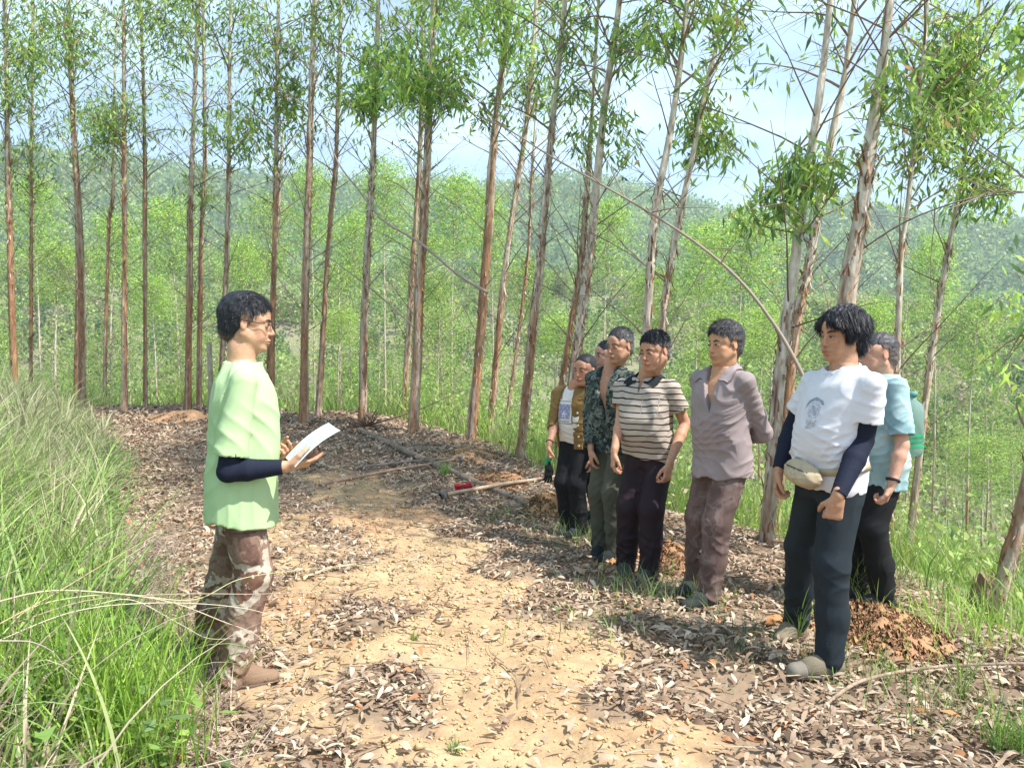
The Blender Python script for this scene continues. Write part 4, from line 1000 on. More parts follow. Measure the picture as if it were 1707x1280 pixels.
class Person:
    """everything about one figure; the local frame has forward +Y, the figure's own right +X"""
    def __init__(s, label, base, yaw, H, skin, group=None, hs=1.045, lean=(0, 0), bulk=1.0, seed=1):
        s.k = H / 1.72; s.H = H; s.yaw = yaw; s.base = np.array(base, dtype=float); s.skin = np.array(skin); s.hs = hs; s.bulk = bulk; s.lean = lean; s.seed = seed
        s.R = rotz(yaw); s.root = empty("person", base, yaw, label, "person", group)
        k = s.k; lx, ly = lean
        s.sh = {}; s.el = {}; s.wr = {}; s.hipz = .93 * k
        for sd, n in ((1, 'R'), (-1, 'L')): s.sh[n] = np.array([sd * .181 * k * bulk ** .5 + lx, ly, 1.362 * k])
        s.neck = np.array([lx, ly - .012, 1.447 * k]); s.geo = Geo()
    def J(s, px, py, Y):
        return s.R.T @ (at(px, py, Y) - s.base)
    def axis(s, z):
        """lean of the trunk at height z"""
        t = np.clip((z / s.k - .93) / .45, 0, 1.2); return s.lean[0] * t, s.lean[1] * t
    def secs(s, grow=0.0, prof=None):
        k = s.k; b = s.bulk; out = []
        for z, rx, ry, cy in prof or [(.80, .155, .100, -.01), (.92, .168, .112, -.012), (1.04, .150, .105, 0), (1.14, .150, .108, .004), (1.27, .168, .116, .004), (1.35, .156, .100, -.004), (1.40, .118, .075, -.010), (1.445, .066, .056, -.012)]:
            ax, ay = s.axis(z * k); out.append((z * k, ax, ay + cy, rx * k * b ** .6 + grow, ry * k * b + grow))
        return out
    def arm(s, n, el, wr, hd, pn, curl=.45, h=.004, thumb=.6, sc=1.0, vis=True, spread=.06):
        el = np.array(el, dtype=float); wr = np.array(wr, dtype=float); s.el[n] = el; s.wr[n] = wr
        if not vis: return
        a = s.sh[n]; k = s.k; hd = norm(np.array(hd, dtype=float)); tip = wr + hd * .2 * sc
        pts = np.array([el, wr, tip, el + (a - el) * .75]); f = Field(pts.min(0) - .09, pts.max(0) + .09, h)
        f.cone(a, el, .047 * k, .038 * k, .01); f.cone(el, el + (wr - el) * .3, .038 * k, .040 * k, .012); f.cone(el + (wr - el) * .3, wr, .040 * k, .0255 * k, .012)
        hand_sdf(f, wr + hd * .012, hd, pn, n == 'R', curl, spread, .97 * sc * k ** .5, thumb)
        V, F = f.mesh(); V = relax(V, F, 1, .25); C = np.tile(s.skin, (len(V), 1))
        tt = np.clip(((V - wr) @ hd - .07) / .08, 0, 1)[:, None]; C = C * (1 - tt * .35) + s.skin * np.array([1.05, .78, .72]) * tt * .35
        s.geo.add(V, F, 0, C); print('  arm', n, 'upper %.2f fore %.2f' % (np.linalg.norm(el - a), np.linalg.norm(wr - el)))
    def head(s, c, yaw, pitch, roll=0.0, **o):
        s.hc = np.array(c, dtype=float); s.HR = rotz(yaw) @ rotx(pitch) @ roty(roll); P = s.HR.T @ ((s.neck - s.hc) / s.hs)
        V, F, C = head_build(P, s.hs, s.skin, o); s.geo.add(s.hl(V), F, 0, C); s.ho = o
        # upper chest and shoulders, seen in open collars
        f = Field((-.30, -.22, .86 * s.k), (.30, .24, 1.52 * s.k), .0075)
        f.loft(s.secs(-.004, [(.90, .105, .065, -.004), (1.04, .136, .092, 0), (1.14, .148, .106, .004), (1.27, .166, .114, .004), (1.35, .154, .098, -.004), (1.40, .112, .072, -.010), (1.445, .062, .054, -.012)]), 0)
        for n in 'RL': f.cone(s.neck + np.array([0, 0, -.092]), s.sh[n] + np.array([0, -.01, -.040]), .040, .028, .03)
        f.cone(s.neck + (0, 0, .02), s.neck + (0, .01, -.10), .056, .05, .03)
        for q in (-1, 1): f.ell(s.neck + np.array([q * .072, .074, -.19]) * np.array([s.k, s.k, 1]), (.070 * s.k, .032, .055), .03)
        V, F = f.mesh(); s.geo.add(V, F, 0, s.skin * np.array([.97, .92, .9]))
    def hl(s, V): return (np.asarray(V) * s.hs) @ s.HR.T + s.hc
    def face(s, brow=(.03, .025, .02), open_=1.0):
        for sd in (-1, 1):
            g = Geo(); u = np.linspace(0, math.pi, 9)[:, None]; v = np.linspace(0, 2 * math.pi, 16, endpoint=False)[None, :]
            e = np.stack([.0122 * np.sin(u) * np.cos(v), .0085 * np.sin(u) * np.sin(v) * 0 + .0068 * np.cos(u) + 0 * v, .0041 * open_ * np.sin(u) * np.sin(v)], -1).reshape(-1, 3)
            r = np.hypot(e[:, 0], e[:, 2] * 1.3); C = np.where(r[:, None] < .0066, np.array([.02, .013, .01]), np.array([.62, .56, .52]))
            i = np.arange(8)[:, None] * 16; j = np.arange(16)[None]; j2 = (j + 1) % 16
            g.add(s.hl(e + np.array([sd * .0318, .0843, .0022])), np.stack([i + j, i + j2, i + 16 + j2, i + 16 + j], -1).reshape(-1, 4), 0, C)
            t = np.linspace(-1, 1, 9); lid = np.stack([sd * .0318 + .0142 * t, .0905 - .0045 * t * t - .0012 * sd * t, .0030 + .0048 * open_ * (1 - t * t)], -1)
            V, F = tube(s.hl(lid), .0019 * s.hs, 5); g.add(V, F, 0, (.03, .02, .018))
            g.obj("eye", [M_EYE], s.root)
            g = Geo(); t = np.linspace(0, 1, 10); b = np.stack([sd * (.013 + .035 * t), .0935 - .019 * t ** 1.6, .0235 + .0065 * np.sin(t * 2.4) - .002 * t], -1)
            V, F = tube(s.hl(b), 0.0040 * s.hs * np.sin(np.clip(t * 2.6 + .6, 0, 3.0)) + .0006, 6); g.add(V, F, 0, brow); g.obj("eyebrow", [M_HAIR], s.root)
    def hair(s, **o):
        g = hair_build(o, s.hs)
        for i in range(len(g.V)): g.V[i] = s.hl(g.V[i])
        return g.obj("hair", [M_HAIR], s.root)
    def legs(s, foot, knee_fwd=(0, 1, 0)):
        """foot: {'R': (x,y,yaw), 'L': ...} ankle positions on the ground, local"""
        k = s.k; s.hip = {'R': np.array([.088 * k, 0, s.hipz]), 'L': np.array([-.088 * k, 0, s.hipz])}; s.an = {}; s.kn = {}; s.ft = foot
        for n in 'RL':
            x, y, a = foot[n][:3]; zg = gz(*(s.R @ np.array([x, y, 0]) + s.base)[:2]) - s.base[2]; zg = foot[n][3] if len(foot[n]) > 3 else zg
            s.an[n] = np.array([x, y, zg + .085]); s.kn[n] = ik(s.hip[n], s.an[n], .435 * k, .425 * k, np.array([math.sin(-a) * .5, math.cos(a), 0]))
    def trousers(s, mat, r=(.098, .078, .070, .066), hem=.035, amp=.006, wl=.075, top=1.02, bag=.0, h=.0065, col=(1, 1, 1), dirs=((.8, .25, .5), (-.75, .3, .55), (.35, .8, .5)), low=2.0):
        P = np.array([s.an['R'], s.an['L'], s.hip['R'], s.hip['L']]); lo = P.min(0) - .19; hi = P.max(0) + .19
        lo[2] = P[:2, 2].min() - .09; hi[2] = top * s.k + .03; f = Field(lo, hi, h); k = s.k
        f.loft([(.80 * k, 0, -.012, .148 * k, .104 * k * s.bulk), (.88 * k, 0, -.015, .162 * k, .116 * k * s.bulk), (.96 * k, 0, -.006, .148 * k, .104 * k * s.bulk), (top * k, 0, 0, .130 * k, .090 * k * s.bulk)], .0)
        for n in 'RL':
            a = s.hip[n] * np.array([.88, 1, 1]) + np.array([0, -.01, -.085]); kn = s.kn[n]; an = s.an[n] + np.array([0, -.012, hem - .03])
            f.chain([a, kn], [r[0] * k, r[1] * k], .035); f.chain([kn, kn * .45 + an * .55 + (0, -.012, 0), an], [r[1] * k, r[2] * k, r[3] * k], .03)
        f.wrinkle(amp, wl, dirs, s.seed + 3, ([0, .16, .35, .6, .8, .92], [low, 1.5, .7, .55, .6, .1]))
        # open cuffs: cut each leg off level above the shoe
        for n in 'RL':
            an = s.an[n]; q = f.sl(an - .12, an + .12, 0); X, Y, Z = f.grid((q[0], q[1], slice(None)))
            qq = (q[0], q[1], slice(None)); f.F[qq] = np.maximum(f.F[qq], (an[2] - .085 + hem + .35 * (Y - an[1]) * .3) - Z)
        V, F = f.mesh(); s.tr = (V, F); C = np.tile(np.array(col), (len(V), 1))
        return link(bpy.data.objects.new("trousers", mesh_data("trousers", V, F, [mat], col=C)), s.root)
    def shoes(s, mat, L=.27, wid=.048, sole=(.05, .045, .04), top=.11, toe=None):
        for n in 'RL':
            an = s.an[n]; a = s.ft[n][2]; R = rotz(a); z0 = an[2] - .085
            f = Field((-.07, -.11, -.002), (.07, .23, .16), .0048)
            f.cone((0, -.045, .040), (0, .07, .038), .040, .046, .02, flat=((0, 0, 1), 1.0)); f.cone((0, .07, .036), (-.004 * (1 if n == 'R' else -1), .150, .030), .047, .040, .02, flat=((0, 0, 1), .8))
            f.cone((0, -.028, .05), (0, -.015, top), .040, .041, .03); f.ell((0, .04, .062), (.036, .07, .032), .03)
            f.wrinkle(.0025, .03, ((0, 1, .4), (0, .3, 1)), 4); f.cut((0, 0, -1), (0, 0, .004)); f.cut((0, 0, 1), (0, 0, top + .005))
            V, F = f.mesh(); V[:, 1] *= L / .27
            o = link(bpy.data.objects.new("shoe", mesh_data("shoe", V @ R.T + np.array([an[0], an[1], z0]), F, [mat], col=np.ones((len(V), 3)))), s.root)
            f = Field((-.07, -.11, -.012), (.07, .23, .04), .0048); f.cone((0, -.045, .03), (0, .07, .03), .043, .050, .02); f.cone((0, .07, .03), (0, .155, .03), .050, .042, .02)
            f.cut((0, 0, -1), (0, 0, -.006)); f.cut((0, 0, 1), (0, 0, .020)); V, F = f.mesh(); V[:, 1] *= L / .27
            link(bpy.data.objects.new("sole", mesh_data("sole", V @ R.T + np.array([an[0], an[1], z0]), F, [material("rubber_sole", sole, .9)])), o)
    def top(s, name, mat, sleeve='short', sr=(.068, .064), send=.62, grow=.022, hem=.80, prof=None, neck='crew', vdepth=.25, vw=.05, amp=.005, wl=.09, dirs=((.6, .2, .8), (-.7, .3, .6), (0, .3, 1)),
            h=.006, col=None, slope=0.0, shoulder=.058, sleeves=None, belly=0.0, hemdir=(0, -1), collar_r=.072, zamp=None):
        k = s.k; S = s.secs(grow, prof); S = [q for q in S]
        for i, q in enumerate(S):
            if .95 * k < q[0] < 1.2 * k: S[i] = (q[0], q[1], q[2] + belly * .6, q[3], q[4] + belly)
        S = [(hem * k - .03,) + tuple(S[0][1:])] + [q for q in S if q[0] > hem * k]
        pts = [np.array([-.32, -.2, hem * k - .03]), np.array([.32, .26, 1.54 * k])]
        for n in 'RL':
            if n in s.el and sleeve: pts += [s.el[n]]; pts += [s.wr[n]] if sleeve == 'long' else []
        P = np.array(pts); f = Field(P.min(0) - .07, P.max(0) + .07, h); f.loft(S, 0)
        for n in 'RL':
            f.cone(s.neck + np.array([0, 0, -.066]), s.sh[n] + np.array([0, 0, .004]), .058, shoulder, .035)
        hd = np.array([hemdir[0], hemdir[1]]); X, Y, Z = f.grid((slice(None),) * 3)
        cutp = hem * k + slope * (X * hd[0] + Y * hd[1]) + .008 * np.sin(X * 31 + Y * 17 + s.seed) - Z
        f.F = np.maximum(f.F, cutp).astype(np.float32)
        for n in 'RL':
            if not sleeve or n not in s.el: continue
            a = s.sh[n]; e = s.el[n]; w = s.wr[n]; T = f.F; f.F = np.full_like(T, 1.0)
            if sleeve == 'short':
                b = a + (e - a) * send; d = norm(e - a); f.cone(a - (0, 0, .008), b + d * .02, sr[0], sr[1], .0)
            else:
                f.cone(a - (0, 0, .008), e, sr[0], sr[1], 0); b = e + (w - e) * send; d = norm(w - e); f.cone(e, b + d * .02, sr[1], sr[1] * .80, .02)
            t = (X - b[0]) * d[0] + (Y - b[1]) * d[1] + (Z - b[2]) * d[2]; f.F = np.maximum(f.F, t).astype(np.float32)
            re = sr[1] * (1 if sleeve == 'short' else .8); f.cone(b - d * .035, b + d * .03, re * .70, re * .86, 0, 'sub')
            kk = s.fuse; A = f.F; tt = np.clip(.5 + .5 * (T - A) / kk, 0, 1); f.F = (T * (1 - tt) + A * tt - kk * tt * (1 - tt)).astype(np.float32)
        f.wrinkle(amp, wl, dirs, s.seed, zamp)
        nk = s.neck
        if neck in ('crew', 'v'):
            f.ell(nk + np.array([0, .022, .022]), (collar_r, collar_r * 1.05, .072), 0, 'sub')
            f.cone(nk, nk + (0, .0, .2), collar_r, collar_r, 0, 'sub')
        if neck in ('v', 'open'):
            # V shaped opening down the front
            cx = vw; top_ = nk[2] + .03; X, Y, Z = f.grid((slice(None),) * 3); t = np.clip((top_ - Z) / vdepth, 0, 1.2)
            half = cx * (1 - t) + (0.0 if neck == 'v' else .002); d = np.abs(X - s.lean[0] * .9 + s.vskew * (t - .0) if hasattr(s, 'vskew') else X - s.lean[0] * .9) - half
            d = np.maximum(d, -(Y - nk[1] - .02)); d = np.maximum(d, (top_ - vdepth) - Z); f.F = np.maximum(f.F, -d).astype(np.float32)
            if neck == 'open':
                f.cone(nk + (0, 0, -.01), nk + (0, .0, .2), collar_r, collar_r, 0, 'sub')
        V, F = f.mesh(); s.shirt = (V, F); C = np.tile(np.array(col if col is not None else (1, 1, 1)), (len(V), 1))
        s.topobj = link(bpy.data.objects.new(name, mesh_data(name, V, F, [mat], col=C)), s.root); s.bvh = BVHTree.FromPolygons([tuple(v) for v in V], [tuple(int(a) for a in q) for q in F])
        return s.topobj
    def lap(s, name, curve, width, mat, off=.006, th=.006, parent=None, up=None, sub=5, wave=0.0):
        """a cloth band following curve (list of local points), width vectors per point; used for collars and lapels"""
        C = curve_pts([c[0] for c in curve], 24); W = curve_pts([c[1] for c in curve], 24); g = Geo(); rows = np.linspace(0, 1, sub)
        top = []; bot = []
        for r in rows:
            p = C + W * r; nrm = norm(np.cross(np.gradient(C, axis=0), W)); bulge = math.sin(r * math.pi) * wave
            top.append(p + nrm * (th / 2 + bulge)); bot.append(p + nrm * (-th / 2 + bulge))
        V = np.vstack([np.vstack(top), np.vstack(bot)]); n = 24; F = []
        m = len(rows)
        for i in range(m - 1):
            for j in range(n - 1):
                a = i * n + j; F.append((a, a + 1, a + n + 1, a + n)); b = a + m * n; F.append((b, b + n, b + n + 1, b + 1))
        for j in range(n - 1):
            for r in (0, (m - 1) * n): a = r + j; F.append((a, a + m * n, a + m * n + 1, a + 1))
        for i in range(m - 1):
            for c in (0, n - 1): a = i * n + c; F.append((a, a + n, a + n + m * n, a + m * n))
        half = m * n
        for i in range(len(V)):
            loc, nr_, ix, ds = s.bvh.find_nearest(Vector(V[i]))
            if loc is None: continue
            sd = (Vector(V[i]) - loc).dot(nr_); of = .0065 if V[i][2] else 0
            if sd < of and ds < .08: V[i] = np.array(loc + nr_ * (of + (.004 if (i < half) == s.lapout else 0)))
        g.add(V, F, 0, (1, 1, 1)); return g.obj(name, [mat], parent or s.root)
    lapout = True; fuse = .02
    def decal(s, name, mask, c, ex, ez, su, sv, cell, mats, parent=None, off=.0016):
        """printed motif: cells of a grid projected on the garment. mask(u,v)->colour or None, u,v in metres"""
        ex = norm(np.array(ex, dtype=float)); ez = norm(np.array(ez, dtype=float)); nd = norm(np.cross(ez, ex)); nd = nd * (1 if nd[1] > 0 else -1); g = Geo(); cache = {}
        nu, nv = int(su / cell), int(sv / cell)
        def pt(i, j):
            if (i, j) not in cache:
                p = np.array(c) + ex * ((i - nu / 2) * cell) + ez * ((j - nv / 2) * cell); hit = s.bvh.ray_cast(Vector(p + nd * .25), Vector(-nd), .5)
                cache[(i, j)] = None if hit[0] is None else np.array(hit[0]) + nd * off
            return cache[(i, j)]
        for i in range(nu):
            for j in range(nv):
                col = mask((i + .5 - nu / 2) * cell, (j + .5 - nv / 2) * cell)
                if col is None: continue
                q = [pt(i, j), pt(i + 1, j), pt(i + 1, j + 1), pt(i, j + 1)]
                if any(a is None for a in q): continue
                g.add(np.array(q), [(0, 1, 2, 3)], 0, col)
        if g.n: return g.obj(name, mats, parent or s.root)
    def band(s, name, A, B, ra, rb, mat, t0=0, t1=1, C=None, rc=None, amp=.0015):
        """a tight sleeve or cuff along the arm from A to B (and on to C)"""
        P = np.array([A, B] + ([C] if C is not None else [])); f = Field(P.min(0) - .08, P.max(0) + .08, .0045)
        f.cone(A, B, ra, rb, 0)
        if C is not None: f.cone(B, B + (C - B) * .35, rb, rb * 1.04, .01); f.cone(B + (C - B) * .35, C, rb * 1.04, rc, .01)
        E = C if C is not None else B; d = norm(E - (B if C is not None else A)); f.wrinkle(amp, .035, (d, d * .8 + .3), s.seed + 9)
        f.cut(d, E - d * .0); V, F = f.mesh(); return link(bpy.data.objects.new(name, mesh_data(name, V, F, [mat], col=np.ones((len(V), 3)))), s.root)
    def done(s):
        # hidden pelvis and legs keep the body whole
        f = Field((-.3, -.4, .02), (.3, .5, .86 * s.k), .014); f.ell((0, 0, s.hipz - .06), (.115 * s.k, .075 * s.k, .09), 0)
        for n in 'RL': f.chain([s.hip[n] * np.array([.85, 1, 1]) - (0, .01, .14 * s.k), s.kn[n], s.an[n] + (0, 0, .02)], [.062 * s.k, .046, .034], .03)
        for q in (-1, 1): f.cone((0, -.02, s.hipz - .03), (q * .07 * s.k, -.02, s.hipz - .15 * s.k), .05 * s.k, .05 * s.k, .02)
        V, F = f.mesh(); s.geo.add(V, F, 0, s.skin)
        return s.geo.obj("body", [M_SKIN], s.root)
# ------------------------------------------------------------------ the people
def cloth(name, color, **kw):
    d = dict(rough=0.9, bump=0.10, bump_scale=260, n_scale=7, n_amt=0.10, spec=0.15); d.update(kw); return material(name, color, **d)
def stripes(name, base, dark, pitch, width):
    m = cloth(name, base); nt = m.node_tree; N, L = nt.nodes, nt.links; b = N["Principled BSDF"]; src = b.inputs["Base Color"].links[0].from_socket
    t = N.new("ShaderNodeTexCoord"); sp = N.new("ShaderNodeSeparateXYZ"); L.new(t.outputs["Object"], sp.inputs[0])
    nz_ = N.new("ShaderNodeTexNoise"); nz_.inputs["Scale"].default_value = 5.0; L.new(t.outputs["Object"], nz_.inputs["Vector"])
    a = N.new("ShaderNodeMath"); a.operation = 'MULTIPLY_ADD'; a.inputs[1].default_value = 0.05; L.new(nz_.outputs["Fac"], a.inputs[0]); L.new(sp.outputs["Z"], a.inputs[2])
    p = N.new("ShaderNodeMath"); p.operation = 'MODULO'; p.inputs[1].default_value = pitch; L.new(a.outputs[0], p.inputs[0])
    c = N.new("ShaderNodeMath"); c.operation = 'LESS_THAN'; c.inputs[1].default_value = width; L.new(p.outputs[0], c.inputs[0])
    mm = N.new("ShaderNodeMix"); mm.data_type = 'RGBA'; mm.inputs[7].default_value = (*dark, 1); L.new(c.outputs[0], mm.inputs[0]); L.new(src, mm.inputs[6]); L.new(mm.outputs[2], b.inputs["Base Color"])
    return m
SK = (0.58, 0.33, 0.22)
M_DECAL = material("print_ink", attr=True, rough=.8)
M_BLACKK = cloth("black_knit", (0.014, 0.017, 0.034), rough=.8)
M_BLACKP = cloth("black_trouser_cloth", (0.016, 0.016, 0.018), rough=.8)
def face_dir(fx, fy): return math.atan2(-fx, fy)
def base_at(px, Y): 
    x = (px - CX) / FPX * Y * 1.0; return (x, Y, gz(x, Y))

# --- 1 the man reading, in the pale green shirt
def man_green():
    p = Person("young man in pale green t-shirt and glasses reading from a sheet of paper", base_at(402, 3.36), face_dir(.95, .31), 1.75, (0.54, 0.31, 0.195), seed=11, lean=(0, .015), hs=1.03)
    p.arm('R', p.J(380, 786, 3.15), p.J(474, 778, 3.20), p.J(540, 768, 3.27) - p.J(474, 778, 3.20), p.R.T @ np.array([0.05, .45, .9]), curl=[.25, .55, .85, 1.0], h=.0036, thumb=.9)
    p.arm('L', p.J(392, 770, 3.60), p.J(448, 758, 3.50), p.J(510, 753, 3.42) - p.J(448, 758, 3.50), p.R.T @ np.array([.1, -.5, .85]), curl=[.3, .6, .8, .9], h=.0045, thumb=.9)
    p.head(p.J(414, 541, 3.38), math.radians(-4), math.radians(-7), h=.0034, neck=.057, fat=.004, stubble=.03); p.face()
    p.hair(col=(.016, .017, .022), line=[(-.12, -.06), (-.07, -.085), (-.04, -.075), (-.030, -.040), (-.024, .024), (.004, .030), (.010, .004), (.030, .010), (.040, .045), (.055, .066), (.075, .074), (.10, .080)], top=.027, side=.011, back=.016, lt=.024, ls=.012, flow=(.1, .9, -.35), spike=.30, n=9000, rough=.004, fade=.5, skin=p.skin, grav=.8, fringe=.9)
    p.legs({'R': (p.J(393, 1125, 3.30)[0], p.J(393, 1125, 3.30)[1], math.radians(-2)), 'L': (p.J(346, 1095, 3.58)[0], p.J(346, 1095, 3.58)[1], math.radians(12))})
    camo = cloth("brown_camouflage", (0.2, 0.1, 0.06), ramp=['C', (0.0, (0.055, 0.045, 0.05)), (0.36, (0.18, 0.105, 0.08)), (0.46, (0.26, 0.17, 0.13)), (0.53, (0.52, 0.44, 0.36)), (0.585, (0.19, 0.10, 0.07)), (0.64, (0.50, 0.42, 0.34))], ramp_scale=5.0, ramp_detail=6, n_scale=60, n_amt=.35)
    t = p.trousers(camo, r=(.095, .082, .079, .077), hem=-.01, amp=.011, wl=.085, low=2.4)
    # cargo pocket and its flap on the near thigh
    V, F = p.tr; kn, hp = p.kn['R'], p.hip['R']; c = hp * .38 + kn * .62
    bv = BVHTree.FromPolygons([tuple(v) for v in V], [tuple(int(a) for a in q) for q in F])
    def patch(name, z0, z1, y0, y1, off, mat):
        f = Geo(); n1, n2 = 12, 10; P = []
        for lay in (off, -.004):
            for i in range(n1 + 1):
                for j in range(n2 + 1):
                    y = y0 + (y1 - y0) * i / n1; z = z0 + (z1 - z0) * j / n2; h_ = bv.ray_cast(Vector((.5, y, z)), Vector((-1, 0, 0)), .6)
                    x = h_[0][0] if h_[0] is not None else .15; ed = min(i, n1 - i, 1) * min(j, n2 - j, 1); P.append((x + (lay if ed or lay < 0 else .001), y, z))
        m = n2 + 1; Q = [(i * m + j, (i + 1) * m + j, (i + 1) * m + j + 1, i * m + j + 1) for i in range(n1) for j in range(n2)]
        f.add(P, Q, 0, (1, 1, 1)); return f.obj(name, [mat], t)
    patch("cargo_pocket", c[2] - .10, c[2] + .055, c[1] - .07, c[1] + .055, .014, camo)
    patch("pocket_flap", c[2] + .050, c[2] + .105, c[1] - .075, c[1] + .060, .021, camo)
    p.shoes(cloth("tan_shoe", (0.25, 0.165, 0.11), bump=.5), sole=(.13, .10, .08), top=.10)
    g = cloth("mint_cotton", (0.42, 0.57, 0.31), n_amt=.07)
    p.fuse = .006
    p.top("t_shirt", g, 'short', sr=(.058, .077), send=.84, grow=.022, hem=.735, neck='crew', amp=.010, wl=.16, dirs=((.1, .9, .25), (.1, -.8, .45), (.8, .5, .1)), zamp=([.7, .82, 1.0, 1.4], [.25, .6, 1, 1]), h=.0062, slope=.10, hemdir=(0, -1), collar_r=.064, shoulder=.056, belly=.010,
          prof=[(.70, .176, .140, -.006), (.92, .172, .134, -.005), (1.04, .162, .124, 0), (1.14, .158, .122, .002), (1.27, .170, .126, .002), (1.35, .158, .106, -.006), (1.40, .116, .078, -.010), (1.445, .068, .058, -.012)])
    p.band("arm_sleeve", p.sh['R'] * .45 + p.el['R'] * .55, p.el['R'], .050, .046, M_BLACKK, C=p.wr['R'] * 1.0 + (p.el['R'] - p.wr['R']) * .03, rc=.033)
    p.band("arm_sleeve", p.sh['L'] * .45 + p.el['L'] * .55, p.el['L'], .050, .045, M_BLACKK, C=p.wr['L'], rc=.032)
    # collar rib
    nk = p.neck; an = np.linspace(0, 2 * math.pi, 40); ring = np.stack([.069 * np.cos(an), .0735 * np.sin(an) + .010, -.026 - .020 * np.sin(an)], -1) + nk
    G = Geo(); V, F = tube(ring, .0075, 8, caps=False); G.add(V, F, 0); G.obj("collar", [g], p.topobj)
    # glasses
    G = Geo()
    for sd in (-1, 1):
        a = np.linspace(0, 2 * math.pi, 28); P = np.stack([sd * .033 + .0235 * np.cos(a), .1035 - .12 * (np.abs(sd * .033 + .0235 * np.cos(a)) - .01), .002 + .0195 * np.sin(a)], -1)
        V, F = tube(p.hl(P), .0011, 5, caps=False); G.add(V, F, 0, (.10, .09, .09))
        T = curve_pts([(sd * .056, .098, .006), (sd * .070, .082, .008), (sd * .079, .045, .010), (sd * .082, .000, .012), (sd * .082, -.014, .010)], 14); V, F = tube(p.hl(T), .0016, 5); G.add(V, F, 0, (.03, .03, .035))
    V, F = tube(p.hl(curve_pts([(-.010, .105, .006), (0, .108, .008), (.010, .105, .006)], 7)), .0012, 5); G.add(V, F, 0, (.1, .09, .09))
    G.obj("glasses", [material("dark_metal_frame", attr=True, rough=.3, metal=.6)], p.root)
    p.done(); return p
P1 = man_green()

def paper():
    # a sheet of A4, slightly curled, held in both hands
    n, m = 24, 16
    c = at(571, 722, 3.24); e = at(506, 771, 3.17); u = norm(c - e); v = np.array([-.56, .82, .0]); v = norm(v - u * (v @ u)); L, W = .245, .21; a0 = c - u * L; wv = v
    nn = norm(np.cross(u, v)); g = Geo(); P = []
    for lay in (0.0, -.0006):
        for i in range(n * 3 + 1):
            for j in range(m * 3 + 1):
                s_, t_ = i / (n * 3), j / (m * 3); q = a0 + u * L * s_ + wv * W * t_ + nn * (.020 * math.sin(s_ * 2.6) + .006 * (2 * t_ - 1) ** 2 + lay); P.append(q)
    k = m * 3 + 1; N_ = (n * 3 + 1) * k; Q = []; col = np.full((2 * N_, 3), (.68, .73, .78))
    for i in range(n * 3):
        for j in range(m * 3):
            q = i * k + j; Q.append((q, q + k, q + k + 1, q + 1)); Q.append((q + N_, q + N_ + 1, q + N_ + k + 1, q + N_ + k))
    r = np.random.default_rng(4)
    for i in range(5, n * 3 - 5, 2):
        e = m * 3 - 5 if r.uniform() < .8 else r.integers(20, m * 3 - 5)
        for j in range(5, e):
            if r.uniform() < .82: col[i * k + j] = (.20, .25, .34)
    g.add(P, Q, 0, (1, 1, 1)); g.C = [col.astype(np.float32)]
    tag(g.obj("paper_sheet", [material("white_paper", attr=True, rough=.7, spec=.2)]), "white sheet of printed lines held in both hands of man in green shirt", "paper")
paper()

